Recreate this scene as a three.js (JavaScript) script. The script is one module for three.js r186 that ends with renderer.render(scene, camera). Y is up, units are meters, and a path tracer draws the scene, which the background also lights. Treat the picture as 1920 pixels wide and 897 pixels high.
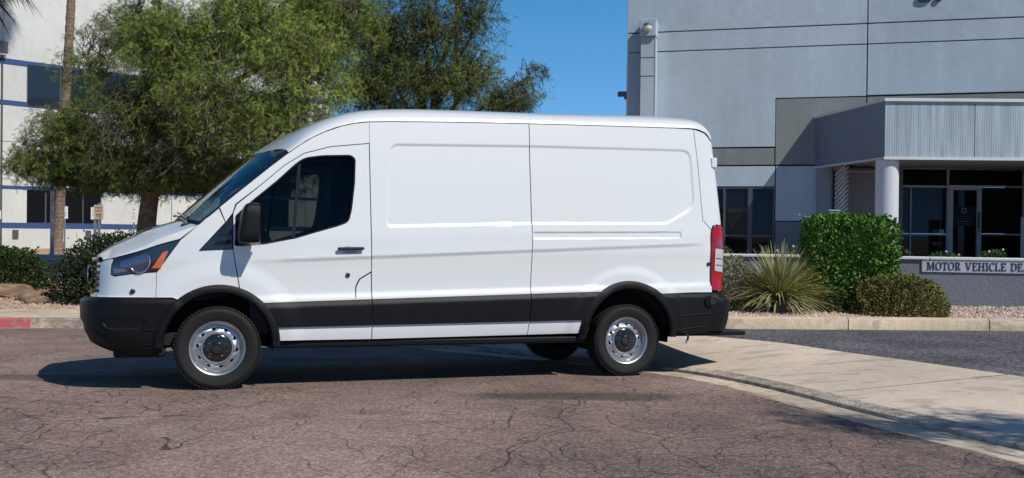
import * as THREE from 'three';
import { mergeGeometries, toCreasedNormals } from 'three/addons/utils/BufferGeometryUtils.js';
import { RoundedBoxGeometry } from 'three/addons/geometries/RoundedBoxGeometry.js';
import { FontLoader } from 'three/addons/loaders/FontLoader.js';
import { TextGeometry } from 'three/addons/geometries/TextGeometry.js';

// ---------------------------------------------------------------- camera, sky, sun, exposure
const scene = new THREE.Scene();
const camera = new THREE.PerspectiveCamera(27.975, 1920 / 897, 0.1, 2000);
camera.rotation.order = 'YXZ';
camera.position.set(0, 1.292, 0);
camera.rotation.set(-0.00639, 0, 0.0108);
scene.add(camera);

const renderer = new THREE.WebGLRenderer({ antialias: true });
renderer.setSize(1024, 478);
renderer.toneMapping = THREE.LinearToneMapping;
renderer.toneMappingExposure = 0.94;
renderer.shadowMap.enabled = true;

const SUN = new THREE.Vector3(0.74, 1.0, 0.66).normalize();
{ // clear desert sky: deep blue overhead, paler to the horizon, a soft aureole round the sun
  const w = 512, h = 256, d = new Float32Array(w * h * 4), v = new THREE.Vector3();
  for (let j = 0; j < h; j++) for (let i = 0; i < w; i++) {
    const el = ((j + 0.5) / h - 0.5) * Math.PI, az = ((i + 0.5) / w - 0.5) * Math.PI * 2;
    v.set(Math.cos(el) * Math.cos(az), Math.sin(el), Math.cos(el) * Math.sin(az));
    const up = Math.max(0, v.y), k = Math.pow(1 - up, 3.0), kr = Math.pow(k, 1.8);
    const g = Math.pow(Math.max(0, v.dot(SUN)), 14) * 0.10;
    const q = (j * w + i) * 4;
    d[q] = 0.008 + 0.30 * kr + g; d[q + 1] = 0.055 + 0.57 * k + g; d[q + 2] = 0.20 + 0.98 * k + g; d[q + 3] = 1;
  }
  const sky = new THREE.DataTexture(d, w, h, THREE.RGBAFormat, THREE.FloatType);
  sky.mapping = THREE.EquirectangularReflectionMapping; sky.magFilter = THREE.LinearFilter; sky.minFilter = THREE.LinearFilter; sky.needsUpdate = true;
  scene.background = sky; scene.environment = sky;
}
const sun = new THREE.DirectionalLight(new THREE.Color(1.0, 0.955, 0.86), 4.2);
sun.target.position.set(0, 0, -12); sun.position.copy(SUN).multiplyScalar(60).add(sun.target.position);
sun.castShadow = true; sun.shadow.mapSize.set(4096, 4096);
Object.assign(sun.shadow.camera, { left: -40, right: 40, top: 40, bottom: -40, near: 1, far: 150 });
scene.add(sun); scene.add(sun.target);

// ---------------------------------------------------------------- helpers
let seed = 7;
const rnd = () => { seed = (seed * 1664525 + 1013904223) >>> 0; return seed / 4294967296; };
const rr = (a, b) => a + (b - a) * rnd();
const clamp = (x, a = 0, b = 1) => Math.min(b, Math.max(a, x));
const sstep = (a, b, x) => { const t = clamp((x - a) / (b - a)); return t * t * (3 - 2 * t); };
const lerp = (a, b, t) => a + (b - a) * t;
const hash = (x, y, s = 0) => { let h = (Math.imul(x, 374761393) + Math.imul(y, 668265263) + Math.imul(s, 2147483647 ^ 0x5bd1e995)) | 0; h = Math.imul(h ^ (h >>> 13), 1274126177); return ((h ^ (h >>> 16)) >>> 0) / 4294967296; };
function vnoise(x, y, per = 0, s = 0) { // value noise, periodic when per > 0
  const xi = Math.floor(x), yi = Math.floor(y), fx = x - xi, fy = y - yi, u = fx * fx * (3 - 2 * fx), v = fy * fy * (3 - 2 * fy);
  const m = per ? (a) => ((a % per) + per) % per : (a) => a;
  const a = hash(m(xi), m(yi), s), b = hash(m(xi + 1), m(yi), s), c = hash(m(xi), m(yi + 1), s), d = hash(m(xi + 1), m(yi + 1), s);
  return a + (b - a) * u + (c - a) * v + (a - b - c + d) * u * v;
}
function fbm(x, y, oct, per = 0, s = 0) { let r = 0, a = 0.5, n = 0; for (let i = 0; i < oct; i++) { r += a * vnoise(x, y, per, s + i); n += a; a *= 0.5; x *= 2; y *= 2; per *= 2; } return r / n; }
function interp(tab, x) { // monotone cubic through [x, y] rows
  const n = tab.length; if (x <= tab[0][0]) return tab[0][1]; if (x >= tab[n - 1][0]) return tab[n - 1][1];
  let i = 0; while (x > tab[i + 1][0]) i++;
  const sl = (k) => (tab[k + 1][1] - tab[k][1]) / (tab[k + 1][0] - tab[k][0]);
  const tg = (k) => { if (k === 0) return sl(0); if (k === n - 1) return sl(n - 2); const a = sl(k - 1), b = sl(k); return a * b <= 0 ? 0 : 2 * a * b / (a + b); };
  const h = tab[i + 1][0] - tab[i][0], t = (x - tab[i][0]) / h, t2 = t * t, t3 = t2 * t;
  return (2 * t3 - 3 * t2 + 1) * tab[i][1] + (t3 - 2 * t2 + t) * h * tg(i) + (-2 * t3 + 3 * t2) * tab[i + 1][1] + (t3 - t2) * h * tg(i + 1);
}
const used = {};
function numbered(n) { const k = used[n] = (used[n] ?? -1) + 1; return k ? `${n}_${String(k).padStart(3, '0')}` : n; }
function shade(o) { o.castShadow = true; o.receiveShadow = true; return o; }
function mesh(name, geo, mat, parent) { const m = shade(new THREE.Mesh(geo, mat)); m.name = parent ? name : numbered(name); (parent ?? scene).add(m); return m; }
function group(name, x = 0, y = 0, z = 0, turn = 0) { const g = new THREE.Group(); g.name = numbered(name); g.position.set(x, y, z); g.rotation.y = turn; scene.add(g); return g; }
function tag(o, label, category, grp) { o.userData.label = label; o.userData.category = category; if (grp) o.userData.group = grp; return o; }
function structure(o) { o.userData.kind = 'structure'; return o; }
function copy(o) { const c = o.clone(); c.name = numbered(o.name.replace(/_\d{3}$/, '')); scene.add(c); return c; }
const lin = (r, g, b) => new THREE.Color().setRGB(r, g, b);
const std = (r, g, b, rough = 0.8, o = {}) => new THREE.MeshStandardMaterial({ color: lin(r, g, b), roughness: rough, side: THREE.DoubleSide, ...o });
const phys = (r, g, b, rough, o = {}) => new THREE.MeshPhysicalMaterial({ color: lin(r, g, b), roughness: rough, side: THREE.DoubleSide, ...o });
function boxg(x0, x1, y0, y1, z0, z1) { const g = new THREE.BoxGeometry(x1 - x0, y1 - y0, z1 - z0); g.translate((x0 + x1) / 2, (y0 + y1) / 2, (z0 + z1) / 2); return g; }
function rbox(x0, x1, y0, y1, z0, z1, r = 0.01, seg = 2) { const g = new RoundedBoxGeometry(x1 - x0, y1 - y0, z1 - z0, seg, r); g.translate((x0 + x1) / 2, (y0 + y1) / 2, (z0 + z1) / 2); return g; }
function buf(pos, nor, uv, idx) {
  const g = new THREE.BufferGeometry(); g.setAttribute('position', new THREE.Float32BufferAttribute(pos, 3));
  if (uv) g.setAttribute('uv', new THREE.Float32BufferAttribute(uv, 2)); if (idx) g.setIndex(idx);
  if (nor) g.setAttribute('normal', new THREE.Float32BufferAttribute(nor, 3)); else g.computeVertexNormals();
  return g;
}
function gridGeo(nu, nv, fn, uvfn) { // (nu+1)x(nv+1) surface
  const p = [], uv = [], id = [];
  for (let j = 0; j <= nv; j++) for (let i = 0; i <= nu; i++) { const q = fn(i / nu, j / nv); p.push(q[0], q[1], q[2]); const t = uvfn ? uvfn(i / nu, j / nv, q) : [i / nu, j / nv]; uv.push(t[0], t[1]); }
  for (let j = 0; j < nv; j++) for (let i = 0; i < nu; i++) { const a = j * (nu + 1) + i, b = a + 1, c = a + nu + 1, d = c + 1; id.push(a, b, d, a, d, c); }
  return buf(p, null, uv, id);
}
function tube(pts, r0, r1, sides = 6, seg = 0) {
  const c = new THREE.CatmullRomCurve3(pts.map((p) => p.isVector3 ? p : new THREE.Vector3(...p))), n = seg || pts.length * 3;
  const g = new THREE.TubeGeometry(c, n, 1, sides, false), P = g.attributes.position, N = g.attributes.normal;
  for (let i = 0; i <= n; i++) { const t = i / n, o = c.getPointAt(t), r = lerp(r0, r1, t); for (let k = 0; k <= sides; k++) { const q = i * (sides + 1) + k; P.setXYZ(q, o.x + N.getX(q) * r, o.y + N.getY(q) * r, o.z + N.getZ(q) * r); } }
  return g;
}
function cyl(x, y0, y1, z, r0, r1 = r0, n = 16) { const g = new THREE.CylinderGeometry(r1, r0, y1 - y0, n); g.translate(x, (y0 + y1) / 2, z); return g; }
function mirrorZ(g) {
  const m = g.clone(), P = m.attributes.position, N = m.attributes.normal;
  for (let i = 0; i < P.count; i++) { P.setZ(i, -P.getZ(i)); N.setZ(i, -N.getZ(i)); }
  if (m.index) { const a = m.index.array; for (let i = 0; i < a.length; i += 3) { const t = a[i + 1]; a[i + 1] = a[i + 2]; a[i + 2] = t; } }
  else for (const k of Object.keys(m.attributes)) { const A = m.attributes[k], s = A.itemSize; for (let i = 0; i < A.count; i += 3) for (let c = 0; c < s; c++) { const t = A.array[(i + 1) * s + c]; A.array[(i + 1) * s + c] = A.array[(i + 2) * s + c]; A.array[(i + 2) * s + c] = t; } }
  return m;
}
function tex(size, fn, srgb = true, rep = 1) { // fn(x, y) -> [r, g, b] 0..255 or a number
  const d = new Uint8Array(size * size * 4);
  for (let j = 0; j < size; j++) for (let i = 0; i < size; i++) { const c = fn(i / size, j / size), q = (j * size + i) * 4; if (typeof c === 'number') d[q] = d[q + 1] = d[q + 2] = clamp(c, 0, 255); else { d[q] = clamp(c[0], 0, 255); d[q + 1] = clamp(c[1], 0, 255); d[q + 2] = clamp(c[2], 0, 255); } d[q + 3] = 255; }
  const t = new THREE.DataTexture(d, size, size, THREE.RGBAFormat); t.wrapS = t.wrapT = THREE.RepeatWrapping; t.magFilter = THREE.LinearFilter; t.minFilter = THREE.LinearMipmapLinearFilter; t.generateMipmaps = true;
  if (srgb) t.colorSpace = THREE.SRGBColorSpace; t.repeat.set(rep, rep); t.needsUpdate = true; return t;
}
function textSign(w, h, pxm, draw) { const c = document.createElement('canvas'); c.width = Math.round(w * pxm); c.height = Math.round(h * pxm); const x = c.getContext('2d'); draw(x, c.width, c.height); const t = new THREE.CanvasTexture(c); t.colorSpace = THREE.SRGBColorSpace; t.magFilter = THREE.LinearFilter; return t; }

// ---------------------------------------------------------------- ground, road, gutter, driveway, kerbs
const roadY = (Z) => -0.035 * (Math.max(Z, 2.5) - 7.3);
const soilY = (Z) => interp([[15, -0.2], [17, -0.15], [20, 0.0], [24, 0.12], [30, 0.34], [40, 0.47], [60, 0.47]], Z);

// aged asphalt: reddish grey aggregate, oil patches and a net of cracks (one map laid over 14 x 14 m)
const ROADSIZE = 14, ROADX0 = -9.5, ROADZ0 = 3.0;
function crackField(size, scale) {
  const f = new Float32Array(size * size).fill(1);
  const stamp = (x, y, r, a) => { const x0 = Math.max(0, Math.floor(x - r - 1)), x1 = Math.min(size - 1, Math.ceil(x + r + 1)), y0 = Math.max(0, Math.floor(y - r - 1)), y1 = Math.min(size - 1, Math.ceil(y + r + 1)); for (let j = y0; j <= y1; j++) for (let i = x0; i <= x1; i++) { const d = Math.hypot(i - x, j - y); const k = 1 - a * clamp(r + 0.5 - d); if (k < f[j * size + i]) f[j * size + i] = k; } };
  const run = (x, y, ang, len, r, depth) => {
    const a0 = ang; let turn = 0;
    for (let i = 0; i < len; i++) {
      if (i % 9 === 0) turn = rr(-0.55, 0.55);
      ang += turn * 0.11 + (a0 - ang) * 0.035; x += Math.cos(ang) * 1.1; y += Math.sin(ang) * 1.1;
      if (x < 0 || y < 0 || x >= size || y >= size) break;
      stamp(x, y, r * rr(0.7, 1.2), rr(0.6, 0.9));
      if (depth < 2 && rnd() < 0.009) run(x, y, ang + (rnd() < 0.5 ? 1 : -1) * rr(0.7, 1.5), len * rr(0.15, 0.5), r * 0.8, depth + 1);
    }
  };
  for (let k = 0; k < 80; k++) run(rnd() * size, rnd() * size, (rnd() < 0.72 ? rr(-0.3, 0.45) : rr(0.9, 2.2)) + (rnd() < 0.5 ? Math.PI : 0), rr(90, 420), rr(0.35, 0.8), 0);
  for (let k = 0; k < 500; k++) run(rnd() * size, rnd() * size, rr(0, 6.28), rr(20, 90), rr(0.35, 0.65), 1);
  return f;
}
function plates(x, y, s) { // distance (m) to the nearest edge between crack plates of size 1
  const xi = Math.floor(x), yi = Math.floor(y); let a = 9, b = 9;
  for (let j = -1; j <= 1; j++) for (let i = -1; i <= 1; i++) { const cx = xi + i, cy = yi + j, dx = cx + hash(cx, cy, s) - x, dy = cy + hash(cx, cy, s + 1) - y, d = dx * dx + dy * dy; if (d < a) { b = a; a = d; } else if (d < b) b = d; }
  return Math.sqrt(b) - Math.sqrt(a);
}
const asphaltMap = (() => {
  const S = 2048, cr = crackField(S), L = 256;
  const coarse = (fn) => { const a = new Float32Array((L + 1) * (L + 1)); for (let j = 0; j <= L; j++) for (let i = 0; i <= L; i++) a[j * (L + 1) + i] = fn(i / L, j / L); return (x, y) => { const u = x * L, v = y * L, i = Math.floor(u), j = Math.floor(v), f = u - i, g = v - j, o = j * (L + 1) + i; return (a[o] * (1 - f) + a[o + 1] * f) * (1 - g) + (a[o + L + 1] * (1 - f) + a[o + L + 2] * f) * g; }; };
  const cBig = coarse((x, y) => fbm(x * 5, y * 5, 3, 0, 3)), cOil = coarse((x, y) => fbm(x * 7 + 31, y * 15 + 5, 3, 0, 21)), cWorn = coarse((x, y) => fbm(x * ROADSIZE * 0.35 + 4, y * ROADSIZE * 0.5, 3, 0, 43)), cGap = coarse((x, y) => vnoise(x * ROADSIZE * 1.1, y * ROADSIZE * 1.1, 0, 44)), cMid = coarse((x, y) => fbm(x * 40, y * 34, 2, 0, 11));
  const t = tex(S, (x, y) => {
    const i = Math.floor(x * S), j = Math.floor(y * S);
    const big = cBig(x, y), mid = cMid(x, y), g = hash(i, j, 5), g2 = vnoise(x * 900, y * 900, 0, 9);
    let k = 1 + (big - 0.5) * 0.42 + (mid - 0.5) * 0.26 + (g2 - 0.5) * 0.40 + (g - 0.5) * 0.34;
    const oil = sstep(0.60, 0.74, cOil(x, y)); k *= 1 - 0.32 * oil;
    const pale = g > 0.975 ? 1.3 : 1;
    const X = x * ROADSIZE, Z = y * ROADSIZE, wx = X + 0.10 * (vnoise(X * 5, Z * 5, 0, 41) - 0.5), wz = Z + 0.10 * (vnoise(X * 5 + 9, Z * 5, 0, 42) - 0.5);
    const worn = sstep(0.40, 0.62, cWorn(x, y)), e1 = plates(wx * 2.1, wz * 3.2, 51), e2 = worn > 0.02 ? plates(wx * 4.2, wz * 5.6, 53) : 1;
    k *= 1 - 0.50 * (1 - sstep(0.004, 0.022, e1)) * sstep(0.28, 0.5, cGap(x, y)); k *= 1 - 0.42 * worn * (1 - sstep(0.01, 0.055, e2));
    k *= pale * cr[j * S + i];
    return [131 * k, 111 * k, 102 * k];
  });
  t.wrapS = t.wrapT = THREE.MirroredRepeatWrapping; return t;
})();
const asphaltBump = tex(1024, (x, y) => 255 * (0.6 * vnoise(x * 150, y * 150, 150, 1) + 0.4 * vnoise(x * 380, y * 380, 380, 2)), false, 1 / 2.2);
const asphalt = std(1, 1, 1, 0.92, { map: asphaltMap, bumpMap: asphaltBump, bumpScale: 0.007 });
const lotMap = tex(1024, (x, y) => { const i = Math.floor(x * 1024), j = Math.floor(y * 1024); const k = 1 + (fbm(x * 8, y * 8, 3, 8, 4) - 0.5) * 0.5 + (hash(i, j, 8) - 0.5) * 0.8 + (vnoise(x * 256, y * 256, 256, 6) - 0.5) * 1.0; return [84 * k, 82 * k, 86 * k]; }, true, 1 / 5);
const lotAsphalt = std(1, 1, 1, 0.9, { map: lotMap, bumpMap: asphaltBump, bumpScale: 0.006 });
function concreteTex(r, g, b, s, var1 = 0.2) { return tex(512, (x, y) => { const k = 1 + (fbm(x * 4, y * 4, 4, 4, s) - 0.5) * var1 * 2 + (fbm(x * 60, y * 60, 2, 60, s + 3) - 0.5) * var1 + (hash(Math.floor(x * 512), Math.floor(y * 512), s) - 0.5) * 0.09; const st = fbm(x * 9 + 3, y * 26, 3, 0, s + 7) > 0.66 ? 0.9 : 1; return [r * k * st, g * k * st, b * k * st]; }, true, 1 / 4); }
const concBump = tex(512, (x, y) => 255 * (0.5 * vnoise(x * 90, y * 90, 90, 3) + 0.5 * vnoise(x * 220, y * 220, 220, 4)), false, 1 / 1.2);
const concrete = std(1, 1, 1, 0.9, { map: concreteTex(204, 188, 170, 31, 0.09), bumpMap: concBump, bumpScale: 0.003 });
const tanConcrete = std(1, 1, 1, 0.92, { map: concreteTex(196, 178, 154, 47, 0.13), bumpMap: concBump, bumpScale: 0.004 });
const roughConcrete = std(1, 1, 1, 0.95, { map: concreteTex(158, 147, 135, 53, 0.45), bumpMap: asphaltBump, bumpScale: 0.012 });
const gutterConcrete = std(1, 1, 1, 0.92, { map: concreteTex(184, 168, 150, 61, 0.26), bumpMap: concBump, bumpScale: 0.004 });
const redPaint = std(1, 1, 1, 0.85, { map: tex(512, (x, y) => { const k = 1 + (fbm(x * 8, y * 8, 3, 8, 71) - 0.5) * 0.4, w = fbm(x * 30, y * 30, 2, 30, 72) > 0.66; return w ? [150 * k, 120 * k, 112 * k] : [172 * k, 88 * k, 96 * k]; }, true, 1 / 2) });
const soilMat = std(1, 1, 1, 1, { map: tex(1024, (x, y) => { const k = 1 + (fbm(x * 6, y * 6, 4, 6, 81) - 0.5) * 0.5 + (hash(Math.floor(x * 1024), Math.floor(y * 1024), 82) - 0.5) * 0.4; return [182 * k, 152 * k, 122 * k]; }, true, 1 / 6), bumpMap: asphaltBump, bumpScale: 0.02 });

// the whole terrain sheet, out to the horizon
{
  const xs = [-900, -300, -120, -60, -40, -30, -24, -20, -16, -12, -8, -4, 0, 6, 12, 20, 40, 100, 300, 900];
  const zs = [-900, -300, -80, -30, -10, 14.6, 15.4, 16.4, 17.2, 18, 19, 20, 21, 22, 24, 26, 28, 30, 33, 36, 40, 50, 80, 200, 900];
  const p = [], uv = [], id = [];
  for (const Z of zs) for (const X of xs) { const y = Z < 16 ? -0.75 : soilY(Z) - 0.02 + (Math.abs(X) < 30 && Z < 36 ? (vnoise(X * 0.8, Z * 0.9) - 0.5) * 0.07 : 0); p.push(X, y, -Z); uv.push(X, Z); }
  for (let j = 0; j < zs.length - 1; j++) for (let i = 0; i < xs.length - 1; i++) { const a = j * xs.length + i, b = a + 1, c = a + xs.length, d = c + 1; id.push(a, b, d, a, d, c); }
  structure(mesh('ground', buf(p, null, uv, id), soilMat));
}
// road edge curve (X, Z): from the near corner beside the driveway round to the far kerb
const edgePts = [[5.0, -2.0], [4.4, 0.8], [3.95, 2.5], [3.5, 4.0], [3.05, 5.65], [2.85, 6.35], [2.62, 7.11], [2.4, 8.06], [2.12, 8.99], [1.8, 9.64], [1.4, 10.15], [0.6, 10.9], [-0.3, 11.75], [-1.6, 13.0], [-3.2, 14.3], [-5, 15.1], [-6.92, 15.3], [-8.05, 15.18], [-11, 14.8], [-16, 14.2], [-30, 13]];
const edgeCurve = new THREE.CatmullRomCurve3(edgePts.map(([x, z]) => new THREE.Vector3(x, 0, z)), false, 'centripetal');
const EDGE = edgeCurve.getSpacedPoints(420).map((p) => [p.x, p.z]);
const EN = EDGE.map((p, i) => { const a = EDGE[Math.max(0, i - 1)], b = EDGE[Math.min(EDGE.length - 1, i + 1)], dx = b[0] - a[0], dz = b[1] - a[1], l = Math.hypot(dx, dz); return [dz / l, -dx / l]; }); // away from the road
const edgeLen = edgeCurve.getLength(), ES = edgeLen / 420;
function sweep(i0, i1, prof) { // prof: [[offset away from the road, height above the road], ...]
  const p = [], uv = [], id = []; const n = prof.length; let acc = [0]; for (let k = 1; k < n; k++) acc.push(acc[k - 1] + Math.hypot(prof[k][0] - prof[k - 1][0], prof[k][1] - prof[k - 1][1]));
  for (let i = i0; i <= i1; i++) for (let k = 0; k < n; k++) { const X = EDGE[i][0] + EN[i][0] * prof[k][0], Z = EDGE[i][1] + EN[i][1] * prof[k][0]; p.push(X, roadY(EDGE[i][1]) + prof[k][1], -Z); uv.push(i * ES, acc[k]); }
  for (let i = 0; i < i1 - i0; i++) for (let k = 0; k < n - 1; k++) { const a = i * n + k, b = a + 1, c = a + n, d = c + 1; id.push(a, c, d, a, d, b); }
  return toCreasedNormals(buf(p, null, uv, id), 0.5);
}
const idxAtX = (x) => EDGE.findIndex((q) => q[0] < x);
{ // road surface: everything on the road side of the edge
  const cols = 48, p = [], uv = [], id = [], rows = EDGE.length;
  const far = EDGE.map(([x, z]) => z > 12 || x < -3 ? [x * 1.0 - 0.5, -8] : [-34, -8]);
  const sh = new THREE.Shape(); sh.moveTo(EDGE[0][0] - 0.42 , EDGE[0][1]);
  for (let i = 1; i < EDGE.length; i++) { const w = 0.40 + 0.16 * (fbm(i * 0.10, 3.3, 3) - 0.5) + 0.05 * (vnoise(i * 0.9, 7.7) - 0.5); sh.lineTo(EDGE[i][0] - EN[i][0] * w, EDGE[i][1] - EN[i][1] * w); }
  sh.lineTo(-30, -14); sh.lineTo(5, -14);
  const g = new THREE.ShapeGeometry(sh), P = g.attributes.position, U = g.attributes.uv; const pos = [], uvs = [];
  for (let i = 0; i < P.count; i++) { const X = P.getX(i), Z = P.getY(i); pos.push(X, 0, -Z); uvs.push((X - ROADX0) / ROADSIZE, (Z - ROADZ0) / ROADSIZE); }
  // the cross fall is a plane beyond 2.5 m and level nearer: split there by clipping triangles
  const ia = g.index.array, op = [], ou = [], tri = (a, b, c) => { for (const v of [a, b, c]) { op.push(v[0], roadY(v[1]), -v[1]); ou.push((v[0] - ROADX0) / ROADSIZE, (v[1] - ROADZ0) / ROADSIZE); } };
  const clip = (poly, keep) => { const out = []; for (let i = 0; i < poly.length; i++) { const a = poly[i], b = poly[(i + 1) % poly.length], da = keep(a), db = keep(b); if (da >= 0) out.push(a); if ((da >= 0) !== (db >= 0)) { const t = da / (da - db); out.push([lerp(a[0], b[0], t), lerp(a[1], b[1], t)]); } } return out; };
  for (let i = 0; i < ia.length; i += 3) { const T = [0, 1, 2].map((k) => [pos[ia[i + k] * 3], -pos[ia[i + k] * 3 + 2]]); for (const keep of [(q) => q[1] - 2.5, (q) => 2.5 - q[1]]) { const c = clip(T, keep); for (let k = 1; k + 1 < c.length; k++) tri(c[0], c[k], c[k + 1]); } }
  const gg = buf(op, null, ou); const nr = gg.attributes.normal; for (let i = 0; i < nr.count; i++) if (nr.getY(i) < 0) nr.setXYZ(i, -nr.getX(i), -nr.getY(i), -nr.getZ(i));
  for (const k of ['map']) asphalt[k].repeat.set(1, 1);
  asphaltBump.repeat.set(ROADSIZE / 2.2, ROADSIZE / 2.2);
  structure(mesh('road', gg, asphalt));
}
const lotBump = asphaltBump.clone(); lotBump.repeat.set(1 / 2.2, 1 / 2.2); lotBump.needsUpdate = true; lotAsphalt.bumpMap = lotBump; roughConcrete.bumpMap = lotBump; soilMat.bumpMap = lotBump;
const iApron0 = 0, iApron1 = idxAtX(-1.9), iEnd = EDGE.length - 1;
// concrete gutter pan along the whole edge, a few millimetres above the road sheet at its lip
structure(mesh('gutter_pan', sweep(0, iEnd, [[-0.62, -0.02], [-0.40, 0.004], [-0.12, -0.018], [-0.005, -0.022]]), gutterConcrete));
{ // driveway apron: worn rough lip, then smooth slabs rising to the parking lot
  const top = new THREE.CatmullRomCurve3([[9.2, -2.0], [8.2, 0.8], [7.0, 3.0], [6.1, 4.8], [5.35, 6.3], [4.85, 7.4], [4.42, 8.26], [3.91, 9.17], [3.48, 9.83], [3.0, 10.69], [2.54, 11.13], [1.8, 11.75], [0.9, 12.5], [-0.4, 13.6], [-1.0, 14.2]].map(([x, z]) => new THREE.Vector3(x, 0, z)), false, 'centripetal').getSpacedPoints(200);
  const n = iApron1, lip = structure(mesh('driveway_lip', sweep(0, n, [[0.0, -0.022], [0.004, 0.006], [0.03, 0.014], [0.17, 0.024]]), roughConcrete));
  const p = [], uv = [], id = [], M = 10;
  for (let i = 0; i <= n; i++) {
    const T = top[Math.min(200, Math.round(i / n * 200))], A = [EDGE[i][0] + EN[i][0] * 0.17, EDGE[i][1] + EN[i][1] * 0.17], y0 = roadY(EDGE[i][1]) + 0.024;
    for (let k = 0; k <= M; k++) { const t = k / M, X = lerp(A[0], T.x, t), Z = lerp(A[1], T.z, t); p.push(X, lerp(y0, 0.1, t), -Z); uv.push(X, Z); }
  }
  const slabs = group('driveway'); structure(slabs); const per = Math.round(3.2 / ES), M1 = M + 1;
  for (let s0 = 6; s0 - per < n; s0 += per) { // poured slabs with open joints
    const a0 = Math.max(0, s0 - per), a1 = Math.min(n, s0), q = [], u2 = [], id2 = []; if (a1 <= a0) continue;
    for (let i = a0; i <= a1; i++) for (let k = 0; k <= M; k++) { const o = (i * M1 + k) * 3, f = i === a1 && a1 < n ? 0.09 : 0, o2 = o - M1 * 3 * (f ? 1 : 0); q.push(lerp(p[o], p[o2], f), lerp(p[o + 1], p[o2 + 1], f), lerp(p[o + 2], p[o2 + 2], f)); u2.push(uv[(i * M1 + k) * 2], uv[(i * M1 + k) * 2 + 1]); }
    for (let i = 0; i < a1 - a0; i++) for (let k = 0; k < M; k++) { const a = i * M1 + k, b = a + 1, c = a + M1, d = c + 1; id2.push(a, c, d, a, d, b); }
    mesh('slab', buf(q, null, u2, id2), concrete, slabs);
  }
  for (let i = 0; i < n; i++) for (let k = 0; k < M; k++) { const a = i * M1 + k, b = a + 1, c = a + M1, d = c + 1; id.push(a, c, d, a, d, b); }
  { const low = p.slice(); for (let i = 1; i < low.length; i += 3) low[i] -= 0.02; mesh('slab_base', buf(low, null, uv, id), roughConcrete, slabs); }
  // parking lot
  const sh = new THREE.Shape(); top.forEach((q, i) => i ? sh.lineTo(q.x, q.z) : sh.moveTo(q.x, q.z)); sh.lineTo(-1.0, 14.5); sh.lineTo(30, 14.5); sh.lineTo(30, -2);
  const g = new THREE.ShapeGeometry(sh), P = g.attributes.position, op = [], ou = []; for (let i = 0; i < P.count; i++) { op.push(P.getX(i), 0.1, -P.getY(i)); ou.push(P.getX(i), P.getY(i)); }
  const id2 = Array.from(g.index.array);
  const gg = buf(op, null, ou, id2), nr = gg.attributes.normal; for (let i = 0; i < nr.count; i++) nr.setXYZ(i, 0, 1, 0);
  structure(mesh('parking_lot', gg, lotAsphalt));
}
{ // far kerb: poured pieces, the end ones painted red, and the pavement behind
  const k0 = iApron1 + 1, holder = group('far_kerb'); structure(holder);
  const step = Math.max(2, Math.round(3.0 / ES)); const redAt = idxAtX(-7.62);
  const cuts = []; for (let i = k0; i < iEnd; i += step) cuts.push(i); cuts.push(redAt); cuts.sort((a, b) => a - b); cuts.push(iEnd);
  for (let c = 0; c < cuts.length - 1; c++) { if (cuts[c + 1] - cuts[c] < 1) continue; const red = cuts[c] >= redAt; const g = sweep(cuts[c], cuts[c + 1], [[-0.004, -0.03], [0.0, 0.105], [0.02, 0.122], [0.15, 0.128], [0.152, 0.0]]); mesh('kerb_piece', g, red ? redPaint : roughConcrete, holder); }
  structure(mesh('pavement', sweep(k0, iEnd, [[0.152, 0.124], [1.75, 0.138], [1.76, 0.0]]), tanConcrete));
}
// kerb beyond the parking lot
const kerbZ = (X) => 12.21 + 0.037 * (X - 2.79);
{
  const holder = group('lot_kerb'); structure(holder);
  for (let X = -1.2; X < 16; X += 1.84) {
    const X1 = X + 1.828, sh = [[0, -0.05], [0, 0.12], [0.012, 0.14], [0.03, 0.15], [0.16, 0.152], [0.16, -0.05]];
    const g = gridGeo(6, sh.length - 1, (i, j) => { const k = Math.round(j * (sh.length - 1)), x = lerp(X, X1, i); return [x, 0.1 + sh[k][1] + (vnoise(x * 3, k) - 0.5) * 0.004, -(kerbZ(x) + sh[k][0])]; }, (i, j) => [lerp(X, X1, i), j * 0.4]);
    mesh('kerb_piece', toCreasedNormals(g, 0.6), tanConcrete, holder);
  }
}
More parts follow.
